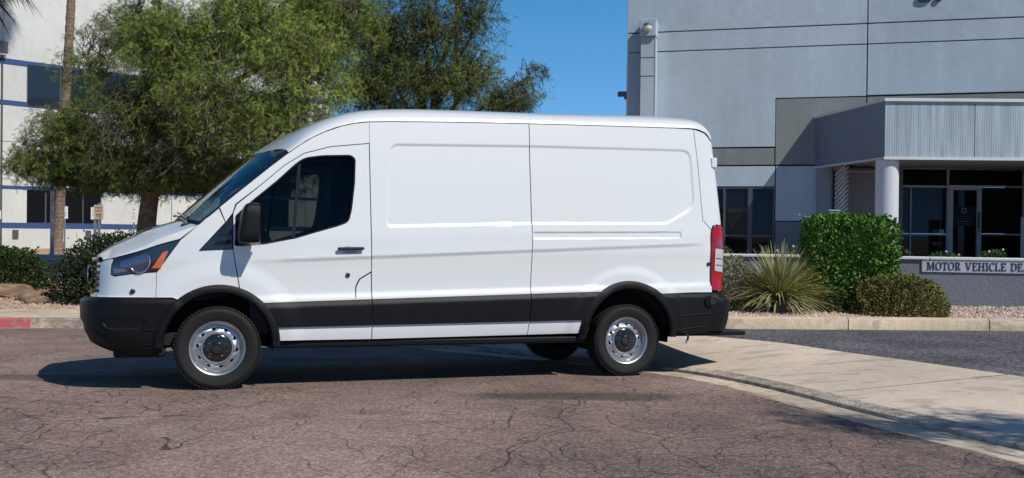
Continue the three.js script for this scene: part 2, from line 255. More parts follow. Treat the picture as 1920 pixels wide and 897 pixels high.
// gravel bed behind it
const bedY = (X, Z) => 0.225 + 0.04 * (vnoise(X * 1.3, Z * 1.3, 0, 4) - 0.5) + 0.02 * clamp(Z - 12.5, 0, 2);
const gravelMat = std(1, 1, 1, 1, { map: tex(512, (x, y) => { const v = vnoise(x * 64, y * 64, 64, 91), k = 0.7 + 0.5 * v + (hash(Math.floor(x * 512), Math.floor(y * 512), 92) - 0.5) * 0.3; return [188 * k, 160 * k, 146 * k]; }, true, 1 / 1.5), bumpMap: lotBump, bumpScale: 0.03 });
structure(mesh('gravel_bed', gridGeo(60, 14, (i, j) => { const X = lerp(-1.2, 16, i), Z = lerp(kerbZ(X) + 0.15, 16.4, j); return [X, bedY(X, Z), -Z]; }, (i, j, q) => [q[0], -q[2]]), gravelMat));
function pebbles(name, label, n, place, c0, c1, s0, s1) {
  const g = new THREE.IcosahedronGeometry(1, 0), im = shade(new THREE.InstancedMesh(g, std(1, 1, 1, 0.95), n)), m = new THREE.Matrix4(), q = new THREE.Quaternion(), e = new THREE.Euler(), col = new THREE.Color();
  im.name = numbered(name); for (let i = 0; i < n; i++) { const [x, y, z] = place(), s = rr(s0, s1); e.set(rr(0, 6), rr(0, 6), rr(0, 6)); q.setFromEuler(e); m.compose(new THREE.Vector3(x, y, z), q, new THREE.Vector3(s * rr(0.7, 1.4), s * rr(0.5, 0.9), s * rr(0.7, 1.3))); im.setMatrixAt(i, m); const t = rnd(), k = rr(0.65, 1.2); col.setRGB(lerp(c0[0], c1[0], t) * k, lerp(c0[1], c1[1], t) * k, lerp(c0[2], c1[2], t) * k); im.setColorAt(i, col); }
  im.userData = { kind: 'stuff', label, category: 'gravel' }; scene.add(im); return im;
}
pebbles('gravel', 'loose pinkish gravel behind the parking lot kerb', 9000, () => { const X = rr(1.5, 8.2), Z = kerbZ(X) + 0.17 + Math.pow(rnd(), 1.4) * 2.4; return [X, bedY(X, Z) + 0.005, -Z]; }, [0.50, 0.36, 0.29], [0.64, 0.52, 0.44], 0.012, 0.028);
pebbles('gravel', 'tan gravel strip along the far pavement beneath the dark bushes', 5000, () => { const X = rr(-11.5, -4), Z = 17.05 + Math.pow(rnd(), 1.6) * 2.2; return [X, soilY(Z) - 0.005, -Z]; }, [0.40, 0.28, 0.20], [0.50, 0.38, 0.30], 0.015, 0.04);

// ---------------------------------------------------------------- the white cargo van
// van frame: x = backwards from the front axle, y = up, z = towards the driver's side (the side in view)
const van = new THREE.Group(); van.name = 'cargo_van'; scene.add(van);
van.rotation.order = 'XYZ'; van.rotation.set(-0.035, 0.361, 0);
van.position.set(-2.733, roadY(8.729), -8.729);
tag(van, 'white long cargo van with black bumpers and bare steel wheels parked across the driveway', 'van');

const paint = phys(0.70, 0.725, 0.735, 0.36, { clearcoat: 1, clearcoatRoughness: 0.04 });
const plastic = phys(0.006, 0.0065, 0.008, 0.42, { specularIntensity: 0.42, bumpMap: tex(256, (x, y) => 255 * vnoise(x * 128, y * 128, 128, 15), false, 6), bumpScale: 0.0006 });
const gloss = phys(0.012, 0.012, 0.014, 0.18, { clearcoat: 0.6, clearcoatRoughness: 0.05 });
const dark = std(0.008, 0.008, 0.009, 0.9);
const cabin = std(0.02, 0.02, 0.022, 0.85);
const glassMat = phys(0.24, 0.27, 0.26, 0.0, { transmission: 1, thickness: 0, ior: 1.3, specularIntensity: 1 });
const screenGlass = phys(0.36, 0.46, 0.48, 0.0, { transmission: 1, thickness: 0, ior: 2.3, specularIntensity: 1 });
const rubber = phys(0.014, 0.014, 0.015, 0.75, { specularIntensity: 0.6 });
const steel = std(0.44, 0.45, 0.47, 0.38, { metalness: 0.85 });
const chrome = std(0.75, 0.76, 0.78, 0.12, { metalness: 1 });

// plan outline, front centre -> driver's side -> rear centre, with arc length s (s = x along the straight side)
const PLAN = (() => {
  const f = new THREE.CatmullRomCurve3([[-0.99, 0], [-0.985, 0.3], [-0.965, 0.52], [-0.92, 0.69], [-0.83, 0.815], [-0.70, 0.888], [-0.5, 0.94], [-0.3, 0.967], [-0.15, 0.979], [0, 0.985], [0.3, 0.985]].map(([a, b]) => new THREE.Vector3(a, 0, b)), false, 'centripetal').getPoints(600).filter((p) => p.x < 0);
  const r = new THREE.CatmullRomCurve3([[4.2, 0.985], [4.45, 0.985], [4.64, 0.978], [4.76, 0.955], [4.835, 0.905], [4.885, 0.80], [4.91, 0.6], [4.92, 0.3], [4.925, 0]].map(([a, b]) => new THREE.Vector3(a, 0, b)), false, 'centripetal').getPoints(400).filter((p) => p.x > 4.45);
  const pts = [...f.map((p) => [p.x, p.z]), [0, 0.985], [4.45, 0.985], ...r.map((p) => [p.x, p.z])];
  const s = [0]; for (let i = 1; i < pts.length; i++) s.push(s[i - 1] + Math.hypot(pts[i][0] - pts[i - 1][0], pts[i][1] - pts[i - 1][1]));
  const z = s[f.length]; return { pts, s: s.map((x) => x - z) };
})();
const S_FRONT = PLAN.s[0], S_REAR = PLAN.s[PLAN.s.length - 1];
function planAt(s) { if (s >= 0 && s <= 4.45) return [s, 0.985]; const S = PLAN.s; let a = 0, b = S.length - 1; s = clamp(s, S[0], S[b]); while (b - a > 1) { const m = (a + b) >> 1; if (S[m] <= s) a = m; else b = m; } const t = (s - S[a]) / (S[b] - S[a] || 1); return [lerp(PLAN.pts[a][0], PLAN.pts[b][0], t), lerp(PLAN.pts[a][1], PLAN.pts[b][1], t)]; }
function planN(s) { if (s > 0.02 && s < 4.43) return [0, 1]; const a = planAt(s - 0.02), b = planAt(s + 0.02), l = Math.hypot(b[0] - a[0], b[1] - a[1]) || 1; if (s < S_FRONT + 0.02) return [-1, 0]; if (s > S_REAR - 0.02) return [1, 0]; return [-(b[1] - a[1]) / l, (b[0] - a[0]) / l]; }
const su = (u) => { if (u >= 0 && u <= 4.45) return u; let best = 0, bd = 9; for (let i = 0; i < PLAN.s.length; i++) { const d = Math.abs(PLAN.pts[i][0] - u); if (d < bd && (u < 0 ? PLAN.s[i] < 0.01 : PLAN.s[i] > 4)) { bd = d; best = PLAN.s[i]; } } return best; };
const sw = (w, rear) => { let best = 0, bd = 9; for (let i = 0; i < PLAN.s.length; i++) { if (rear ? PLAN.s[i] < 4.4 : PLAN.s[i] > 0.05) continue; const d = Math.abs(PLAN.pts[i][1] - w); if (d < bd) { bd = d; best = PLAN.s[i]; } } return best; };
const SECTION = [[0.25, 0.90], [0.33, 0.935], [0.40, 0.960], [0.50, 0.975], [0.70, 0.980], [0.85, 0.977], [1.0, 0.980], [1.12, 0.985], [1.25, 0.984], [1.40, 0.970], [1.6, 0.948], [1.85, 0.919], [2.1, 0.888], [2.3, 0.861], [2.5, 0.832]];
const NOSE = [[0.24, 0.30], [0.28, 0.17], [0.33, 0.06], [0.40, -0.03], [0.50, -0.075], [0.72, -0.08], [0.745, -0.06], [0.765, -0.02], [1.0, 0.0], [1.06, 0.015], [1.12, 0.05], [1.2, 0.12]];
const RECESS = [[1.425, 1.368], [2.75, 1.427], [4.131, 1.463], [4.183, 1.473], [4.407, 1.592], [4.462, 1.640], [4.490, 1.706], [4.482, 2.122], [4.462, 2.187], [4.40, 2.213], [2.75, 2.165], [1.475, 2.11], [1.43, 2.08], [1.413, 2.02], [1.389, 1.55], [1.376, 1.43], [1.39, 1.385]];
const SLOT = [[2.757, 1.354], [2.757, 1.290], [4.314, 1.327], [4.317, 1.393]];
function sdf(poly, x, y) { let d = 1e9, s = -1; for (let i = 0, j = poly.length - 1; i < poly.length; j = i++) { const [ax, ay] = poly[j], [bx, by] = poly[i], ex = bx - ax, ey = by - ay, wx = x - ax, wy = y - ay, t = clamp((wx * ex + wy * ey) / (ex * ex + ey * ey)), dx = wx - ex * t, dy = wy - ey * t; d = Math.min(d, dx * dx + dy * dy); if ((ay > y) !== (by > y) && x < ex * (y - ay) / ey + ax) s = -s; } return s * Math.sqrt(d); } // > 0 inside
const beltLine = (u) => 0.742 + 0.031 * (u - 1.28);
function bulk(u, v, detail = true) { // offset of the skin from the plan line
  const uu = clamp(u, -0.25, 4.6);
  let d = interp(SECTION, v - 0.03 * (uu - 1.28)) - 0.985;
  if (!detail) return d;
  const m = beltLine(uu), x = (v - m) / 0.075; d += 0.016 * (1 - sstep(0, 1, x));
  const c = 1.12 + 0.052 * (u - 1.25), y = v - c, fade = sstep(0.15, 0.75, u) * (1 - sstep(4.35, 4.65, u));
  d += fade * (y > 0 ? 0.012 * Math.exp(-y / 0.11) : 0.012 * (1 - sstep(0, 0.04, -y)) );
  const r0 = Math.hypot(u, v - 0.37), r1 = Math.hypot(u - 3.75, v - 0.385);
  d += 0.017 * (1 - sstep(0.56, 0.72, r0)) + 0.016 * (1 - sstep(0.58, 0.68, r1));
  if (u > 1.3 && u < 4.6 && v > 1.2 && v < 2.3) { d -= 0.011 * sstep(-0.006, 0.022, sdf(RECESSR, u, v)); if (v < 1.45 && u > 2.7) d -= 0.012 * sstep(-0.004, 0.012, sdf(SLOT, u, v)); }
  return d;
}
function skin(s, v, off = 0, detail = true) {
  const [u, w] = planAt(s), [nu, nw] = planN(s); const d = bulk(u, v, detail && s > -0.75 && s < 4.8) + off;
  const k = sstep(-0.45, -0.82, u), nose = k > 0 ? interp(NOSE, v) * k : 0;
  return [u + nu * d + nose, v, Math.max(0, w + nw * d)];
}
const ensureCCW = (p) => (THREE.ShapeUtils.area(p.map(([x, y]) => new THREE.Vector2(x, y))) < 0 ? [...p].reverse() : p);
const arc = (cx, cy, r, a0, a1, n = 24) => Array.from({ length: n + 1 }, (_, i) => { const a = THREE.MathUtils.degToRad(lerp(a0, a1, i / n)); return [cx + r * Math.cos(a), cy + r * Math.sin(a)]; });
function fillet(pts, r) { const out = [], n = pts.length; for (let i = 0; i < n; i++) { const a = pts[(i + n - 1) % n], b = pts[i], c = pts[(i + 1) % n], rad = b[2] ?? r; const l1 = Math.hypot(a[0] - b[0], a[1] - b[1]), l2 = Math.hypot(c[0] - b[0], c[1] - b[1]), q = Math.min(rad, l1 * 0.45, l2 * 0.45); if (q < 1e-4) { out.push([b[0], b[1]]); continue; } const p = [lerp(b[0], a[0], q / l1), lerp(b[1], a[1], q / l1)], e = [lerp(b[0], c[0], q / l2), lerp(b[1], c[1], q / l2)]; for (let k = 0; k <= 5; k++) { const t = k / 5; out.push([(1 - t) ** 2 * p[0] + 2 * t * (1 - t) * b[0] + t * t * e[0], (1 - t) ** 2 * p[1] + 2 * t * (1 - t) * b[1] + t * t * e[1]]); } } return out; }
const RECESSR = fillet(RECESS, 0.07);
function panel(poly, o = {}) { // a piece of skin cut to an outline, with returned edges
  const { hole, cell = 0.014, off = 0, ret = 0.022, detail = true, at = skin } = o;
  const offAt = typeof off === 'function' ? off : () => off;
  poly = ensureCCW(poly.map((p) => [p[0], p[1]])); const loops = [poly]; let subject = poly;
  if (hole) { const h = [...ensureCCW(hole.map((p) => [p[0], p[1]]))].reverse(); loops.push(h); let bi = 0, bj = 0, bd = 1e9; poly.forEach((p, i) => h.forEach((q, j) => { const d = Math.hypot(p[0] - q[0], p[1] - q[1]); if (d < bd) { bd = d; bi = i; bj = j; } })); subject = [...poly.slice(0, bi + 1), ...h.slice(bj), ...h.slice(0, bj + 1), ...poly.slice(bi)]; }
  const pos = [], nor = [], uv = []; const cache = new Map();
  const point = (x, y) => at(x, y, offAt(x, y), detail);
  const vert = (x, y) => {
    const k = Math.round((x + 4) * 5e4) * 1048576 + Math.round((y + 1) * 5e4); let q = cache.get(k); if (q) return q;
    const e = 0.003, P = point(x, y), A = point(x - e, y), B = point(x + e, y), C = point(x, y - e), D = point(x, y + e);
    const n = new THREE.Vector3(B[0] - A[0], B[1] - A[1], B[2] - A[2]).cross(new THREE.Vector3(D[0] - C[0], D[1] - C[1], D[2] - C[2])).normalize(); q = [P, n]; cache.set(k, q); return q;
  };
  const push = (x, y) => { const [P, n] = vert(x, y); pos.push(P[0], P[1], P[2]); nor.push(n.x, n.y, n.z); uv.push(x, y); };
  const cut = (pl, ax, val, keepLess) => { const out = []; for (let i = 0; i < pl.length; i++) { const a = pl[i], b = pl[(i + 1) % pl.length], da = keepLess ? val - a[ax] : a[ax] - val, db = keepLess ? val - b[ax] : b[ax] - val; if (da >= 0) out.push(a); if ((da > 0 && db < 0) || (da < 0 && db > 0)) { const t = da / (da - db); out.push([lerp(a[0], b[0], t), lerp(a[1], b[1], t)]); } } return out; };
  let x0 = 1e9, x1 = -1e9, y0 = 1e9, y1 = -1e9; for (const [x, y] of poly) { x0 = Math.min(x0, x); x1 = Math.max(x1, x); y0 = Math.min(y0, y); y1 = Math.max(y1, y); }
  for (let j = Math.floor(y0 / cell); j * cell < y1; j++) {
    const row = cut(cut(subject, 1, j * cell, false), 1, (j + 1) * cell, true); if (row.length < 3) continue;
    for (let i = Math.floor(x0 / cell); i * cell < x1; i++) {
      const c = cut(cut(row, 0, i * cell, false), 0, (i + 1) * cell, true); if (c.length < 3) continue;
      const v2 = c.map(([x, y]) => new THREE.Vector2(x, y)); if (Math.abs(THREE.ShapeUtils.area(v2)) < 1e-8) continue;
      const tris = c.length === 4 ? [[0, 1, 2], [0, 2, 3]] : c.length === 3 ? [[0, 1, 2]] : THREE.ShapeUtils.triangulateShape(v2, []);
      for (const t of tris) { const [a, b, d] = t.map((k) => c[k]); const ar = (b[0] - a[0]) * (d[1] - a[1]) - (b[1] - a[1]) * (d[0] - a[0]); if (Math.abs(ar) < 1e-9) continue; if (ar > 0) { push(...a); push(...b); push(...d); } else { push(...a); push(...d); push(...b); } }
    }
  }
  if (ret) for (const L of loops) for (let i = 0; i < L.length; i++) {
    const a = L[i], b = L[(i + 1) % L.length], n = Math.max(1, Math.ceil(Math.hypot(b[0] - a[0], b[1] - a[1]) / 0.03));
    for (let k = 0; k < n; k++) {
      const p = [lerp(a[0], b[0], k / n), lerp(a[1], b[1], k / n)], q = [lerp(a[0], b[0], (k + 1) / n), lerp(a[1], b[1], (k + 1) / n)];
      const P = vert(...p), Q = vert(...q), P0 = P[0], Q0 = Q[0], P1 = [P0[0] - P[1].x * ret, P0[1] - P[1].y * ret, P0[2] - P[1].z * ret], Q1 = [Q0[0] - Q[1].x * ret, Q0[1] - Q[1].y * ret, Q0[2] - Q[1].z * ret];
      const e = new THREE.Vector3(Q0[0] - P0[0], Q0[1] - P0[1], Q0[2] - P0[2]).cross(P[1]).normalize();
      for (const V of [P0, P1, Q1, P0, Q1, Q0]) { pos.push(...V); nor.push(e.x, e.y, e.z); uv.push(0, 0); }
    }
  }
  return buf(pos, nor, uv);
}
// both: the same piece on the driver's side and, mirrored, on the far side
function both(name, geo, mat, parentNear = van, parentFar = van) { const a = mesh(name, geo, mat, parentNear), b = mesh(name, mirrorZ(geo), mat, parentFar); return [a, b]; }
const G = 0.0042; // half of a panel gap
const uvS = (pts) => pts.map(([u, v, r]) => [su(u), v, r]);

// --- front wing
const archF = (r, a0, a1, n) => arc(0, 0.37, r, a0, a1, n), archR = (r, a0, a1, n) => arc(3.75, 0.385, r, a0, a1, n);
{
  const p = [[-0.305, 1.222], [-0.165, 1.352], [-0.018, 1.484], [0.034, 1.373], [-0.165, 1.140], [-0.165, 1.132], [0.10 - G, 1.150], [0.135 - G, 0.96], [0.168 - G, 0.766], ...archF(0.45, 68, 128, 14), [-0.36, 0.757], [-0.486 + 0.001, 0.757], [-0.486 + 0.001, 0.956]];
  both('front_wing', panel(uvS(p)), paint);
}
// --- front fascia under the headlight, round to the grille
const sGrille = sw(0.70);
both('front_fascia', panel([[su(-0.486) - 0.001, 0.757], [su(-0.486) - 0.001, 0.956], [su(-0.62), 0.946], [su(-0.80), 0.918], [su(-0.832), 0.935], [su(-0.838), 1.06], [sw(0.735), 1.045], [sGrille + 0.004, 1.03], [sGrille, 0.9], [sGrille + 0.02, 0.757]]), paint);
// --- bonnet: folded sides down to the headlight, then the crowned top
const foldV = (u) => 1.062 + 0.4 * (u + 0.885);
{
  const skirt = panel(uvS([[-0.90, foldV(-0.90)], [-0.86, 1.062], [-0.807, 1.080], [-0.60, 1.144], [-0.314, 1.232], [-0.305 - G, 1.236], [-0.175, 1.346], ...[-0.25, -0.35, -0.45, -0.55, -0.65, -0.75, -0.85].map((u) => [u, foldV(u)])]), { ret: 0 });
  const ss = Array.from({ length: 37 }, (_, i) => lerp(-0.90, -0.165, i / 36));
  const top = gridGeo(36, 48, (a, b) => {
    const u = ss[Math.round(a * 36)], Q = skin(su(u), foldV(u)), t = 2 * b - 1, x = Math.abs(t), k = clamp((u + 0.90) / 0.735);
    const crown = interp([[0, 0.045], [0.18, 0.095], [0.4, 0.105], [0.7, 0.09], [1, 0.066]], k), fwd = lerp(0.075, 0.155, k);
    const scoop = 0.012 * sstep(0.45, 0.60, x) * (1 - sstep(0.60, 0.80, x));
    return [Q[0] - fwd * (1 - x * x), Q[1] + crown * (1 - Math.pow(x, 2.4)) + scoop * 0.6, Q[2] * -t];
  });
  const frontLip = gridGeo(30, 4, (a, b) => { const t = 2 * a - 1, x = Math.abs(t), Q = skin(su(-0.90), foldV(-0.90)); return [Q[0] - 0.075 * (1 - x * x) - 0.004 * Math.sin(b * 3.14), Q[1] + 0.045 * (1 - Math.pow(x, 2.4)) - 0.035 * b, Q[2] * t]; });
  const bonnet = mesh('bonnet', mergeGeometries([skirt, mirrorZ(skirt), top.toNonIndexed(), frontLip.toNonIndexed()]), paint, van);
  // black air slot on the bonnet
  for (const sgn of [1, -1]) {
    const f = (u, t) => { const Q = skin(su(u), foldV(u)), x = Math.abs(t), k = clamp((u + 0.90) / 0.735), crown = interp([[0, 0.045], [0.18, 0.095], [0.4, 0.105], [0.7, 0.09], [1, 0.066]], k), fwd = lerp(0.075, 0.155, k); return [Q[0] - fwd * (1 - x * x), Q[1] + crown * (1 - Math.pow(x, 2.4)) + 0.014, Q[2] * t * sgn]; };
    mesh('air_slot', gridGeo(6, 4, (a, b) => f(lerp(-0.60, -0.42, a), lerp(0.30, 0.50, b))), gloss, bonnet);
  }
}
// --- headlights
{
  const hp = [[-0.314, 1.222], [-0.60, 1.134], [-0.80, 1.072], [-0.826, 1.050], [-0.822, 0.94], [-0.80, 0.926], [-0.62, 0.953], [-0.486, 0.966]];
  for (const m of [false, true]) {
    const fix = (g) => (m ? mirrorZ(g) : g);
    const hl = mesh('headlight', fix(panel(uvS(hp), { off: 0.002, detail: true })), phys(0.012, 0.014, 0.022, 0.08, { clearcoat: 1, clearcoatRoughness: 0.02 }), van);
    mesh('turn_lamp', fix(panel(uvS([[-0.398, 1.132], [-0.440, 1.120], [-0.520, 0.990], [-0.452, 0.990]]), { off: 0.008, ret: 0.01 })), phys(0.62, 0.13, 0.035, 0.25, { clearcoat: 1 }), hl);
    mesh('lens', fix(panel(uvS(fillet([[-0.560, 1.115], [-0.66, 1.085], [-0.76, 1.045], [-0.765, 1.0], [-0.68, 0.985], [-0.64, 0.955], [-0.58, 0.965], [-0.54, 1.04]], 0.03)), { off: 0.007, ret: 0.008 })), phys(0.08, 0.095, 0.18, 0.06, { metalness: 0.6, clearcoat: 1 }), hl);
    mesh('lens_ring', fix(tube([[-0.545, 1.09], [-0.535, 1.04], [-0.555, 0.985], [-0.60, 0.955], [-0.645, 0.962], [-0.675, 0.99]].map(([u, v]) => new THREE.Vector3(...skin(su(u), v, 0.012))), 0.006, 0.006, 6, 20)), chrome, hl);
    mesh('lower_lamp', fix(panel(uvS([[-0.70, 0.965], [-0.80, 0.945], [-0.81, 0.985], [-0.72, 0.985]]), { off: 0.006, ret: 0.006 })), phys(0.10, 0.11, 0.13, 0.15, { clearcoat: 1 }), hl);
  }
}
// --- grille with its oval badge
{
  const sg = sGrille - 0.006;
  const half = panel([[S_FRONT, 0.75], [sg + 0.014, 0.75], [sg - 0.004, 0.9], [sg, 1.035], [S_FRONT, 1.085]], { off: -0.02, cell: 0.03 });
  const grille = mesh('grille', mergeGeometries([half, mirrorZ(half)]), gloss, van);
  for (const v of [0.80, 0.85, 0.90, 0.95, 1.0, 1.045]) mesh('grille_bar', tube(Array.from({ length: 15 }, (_, i) => { const t = i / 7 - 1, s = lerp(S_FRONT, sg - 0.02, Math.abs(t)), q = skin(s, v, -0.016); return new THREE.Vector3(q[0], q[1], q[2] * Math.sign(t || 1)); }), 0.012, 0.012, 6, 40), plastic, grille);
  const rim = tube(Array.from({ length: 15 }, (_, i) => { const t = i / 7 - 1, s = lerp(S_FRONT, sg, Math.abs(t)), q = skin(s, 1.06, 0.012); return new THREE.Vector3(q[0], q[1] , q[2] * Math.sign(t || 1)); }), 0.018, 0.018, 8, 40); mesh('grille_trim', rim, gloss, grille);
  const bd = new THREE.SphereGeometry(1, 32, 16); bd.scale(0.02, 0.075, 0.18); bd.translate(-1.022, 0.93, 0); const badge = mesh('badge', bd, phys(0.01, 0.03, 0.16, 0.2, { clearcoat: 1 }), grille);
  const br = new THREE.TorusGeometry(1, 0.06, 10, 48); br.rotateY(Math.PI / 2); br.scale(0.14, 0.078, 0.185); br.translate(-1.028, 0.93, 0); mesh('badge_ring', br, chrome, badge);
}
// --- front bumper
{
  const s0 = S_FRONT, poly = [[s0, 0.30], [su(-0.60), 0.285], [su(-0.44), 0.31], [su(-0.44), 0.37], ...uvS(archF(0.475, 178, 126, 14)), [su(-0.33), 0.752], [su(-0.60), 0.752], [s0, 0.748]];
  const fogSdf = (s, v) => sdf([[su(-0.56), 0.60], [su(-0.545), 0.54], [su(-0.57), 0.485], [su(-0.84), 0.485], [su(-0.83), 0.60]], s, v);
  const half = panel(poly, { cell: 0.02, ret: 0.03, detail: false, off: (s, v) => 0.022 - 0.018 * sstep(0.715, 0.752, v) - 0.012 * sstep(0, 0.02, fogSdf(s, v)) - 0.022 * sstep(-0.02, 0.02, sdf([[S_FRONT - 0.2, 0.40], [sw(0.62), 0.40], [sw(0.68), 0.55], [S_FRONT - 0.2, 0.55]], s, v)) });
  const b = mesh('front_bumper', mergeGeometries([half, mirrorZ(half)]), plastic, van);
  const line = (pts, r) => tube(pts.map(([u, v, o = 0.02]) => new THREE.Vector3(...skin(su(u), v, o, false))), r, r, 6, 14);
  for (const f of [(g) => g, mirrorZ]) {
    mesh('bumper_crease', f(line([[-0.44, 0.497, 0.02], [-0.50, 0.497, 0.022], [-0.56, 0.494, 0.02]], 0.008)), plastic, b);
    mesh('bumper_crease', f(line([[-0.45, 0.378, 0.02], [-0.50, 0.378, 0.022], [-0.55, 0.376, 0.02]], 0.007)), plastic, b);
    mesh('lamp_blank', f(line([[-0.60, 0.505, 0.012], [-0.66, 0.500, 0.014], [-0.74, 0.500, 0.014], [-0.775, 0.512, 0.014], [-0.80, 0.545, 0.012]], 0.009)), gloss, b);
    const sn = new THREE.SphereGeometry(0.021, 14, 10); sn.scale(1, 1, 0.5); const q = skin(su(-0.655), 0.803, 0.006); sn.translate(...q); mesh('parking_sensor', f(sn), gloss, b);
  }
  mesh('lower_valance', rbox(-0.80, -0.40, 0.26, 0.42, -0.78, 0.78, 0.03), dark, b);
}
// --- windscreen pillar and the strip above the door, up to the roof
const roofEdgeV = (u) => interp([[0.541, 1.978], [0.75, 2.125], [1.0, 2.240], [1.225, 2.290], [1.7, 2.322], [2.74, 2.371], [4.3, 2.425], [4.53, 2.432], [4.68, 2.40], [4.79, 2.33], [5.0, 2.29]], u);
{
  const doorTop = [[1.245 - G, 2.104], [0.907, 2.058], [0.678, 1.987], [0.515, 1.877], [0.31, 1.692], [0.115, 1.529], [0.091, 1.451], [0.040, 1.378]];
  const roofSide = [-0.01, 0.12, 0.25, 0.4].map((u) => [u, 1.487 + (u + 0.02) * 0.876]);
  both('pillar_panel', panel(uvS([...roofSide, [0.541, 1.972], ...[0.65, 0.75, 0.85, 1.0, 1.12, 1.245 - G].map((u) => [u, roofEdgeV(u) - 0.003]), ...doorTop])), paint);
}
// --- front doors
const windowHole = fillet([[0.118, 1.185], [0.122, 1.425], [0.246, 1.549], [0.454, 1.732], [0.604, 1.880, 0.06], [0.680, 1.938, 0.06], [0.829, 1.966, 0.05], [1.075, 1.982, 0.05], [1.112, 1.955, 0.03], [1.104, 1.742], [1.076, 1.507, 0.04], [1.050, 1.405, 0.06], [0.975, 1.372, 0.05], [0.605, 1.254], [0.357, 1.204]], 0.012);
const doorMats = {};
{
  const outer = [[0.100 + G, 1.142], [0.135 + G, 0.96], [0.168 + G, 0.766], ...archF(0.45, 64, 3, 14), [0.47, 0.397], [1.268 - G, 0.397], [1.262 - G, 0.747], [1.118, 0.747], [1.121 - G, 0.848], [1.152 - G, 0.912 + G], [1.254, 0.977 + G], [1.253 - G, 1.142], [1.247 - G, 1.5], [1.240 - G, 2.095], [0.907, 2.050], [0.678, 1.979], [0.515, 1.869], [0.31, 1.683], [0.126, 1.522], [0.100, 1.45]];
  const [near, far] = both('front_door', panel(outer, { hole: windowHole, ret: 0.05 }), paint);
  const flap = panel([[1.121 + G, 0.747], [1.262 - G, 0.747], [1.256 - G, 0.970 - G], [1.154 + G, 0.908], [1.124 + G, 0.846]]);
  both('fuel_flap', flap, paint, near, far);
  for (const [d, f] of [[near, (g) => g], [far, mirrorZ]]) {
    mesh('window_glass', f(panel(windowHole, { off: -0.028, ret: 0, cell: 0.05, detail: false })), glassMat, d);
    const hole = new THREE.CatmullRomCurve3(windowHole.map(([u, v]) => new THREE.Vector3(...skin(u, v, -0.006, false))), true, 'catmullrom', 0.1); mesh('window_seal', f(new THREE.TubeGeometry(hole, 220, 0.011, 6, true)), plastic, d);
    mesh('window_divider', f(panel([[0.575, 1.25], [0.600, 1.25], [0.655, 1.925], [0.628, 1.915]], { off: -0.02, ret: 0.012, cell: 0.05 })), gloss, d);
    mesh('sail_panel', f(panel([[0.118, 1.185], [0.135, 1.188], [0.26, 1.205], [0.248, 1.30], [0.245, 1.548], [0.122, 1.425]], { off: -0.012, ret: 0.01, cell: 0.05 })), gloss, d);
    // handle: cup, grip, lock
    const cup = new THREE.SphereGeometry(1, 24, 12); cup.scale(0.075, 0.036, 0.012); cup.translate(...skin(1.068, 1.163, -0.003)); mesh('handle_cup', f(cup), phys(0.30, 0.32, 0.36, 0.4, { clearcoat: 1 }), d);
    const grip = rbox(-0.115, 0.115, -0.013, 0.015, -0.012, 0.014, 0.012, 3); grip.rotateZ(0.03); grip.translate(...skin(1.068, 1.172, 0.03)); mesh('door_handle', f(grip), gloss, d);
    const lock = new THREE.CylinderGeometry(0.019, 0.021, 0.012, 20); lock.rotateX(Math.PI / 2); lock.translate(...skin(1.051, 0.946, 0.004)); mesh('door_lock', f(lock), gloss, d);
  }
  // fixed black quarter trim in front of the door
  both('quarter_trim', panel([[-0.160, 1.137], [-0.05, 1.145], [0.098 - G, 1.157], [0.098 - G, 1.43], [0.035, 1.362]].map(([u, v]) => [su(u), v]), { off: -0.004, ret: 0.01, cell: 0.03 }), gloss);
  for (const f of [(g) => g, mirrorZ]) for (const [a, b, v] of [[-0.06, 0.085, 1.185], [-0.01, 0.085, 1.265]]) mesh('trim_vent', f(panel([[su(a), v], [b, v + 0.012], [b, v + 0.045], [su(a) + 0.04, v + 0.03]], { off: 0.008, ret: 0.01, cell: 0.03 })), plastic, van);
}
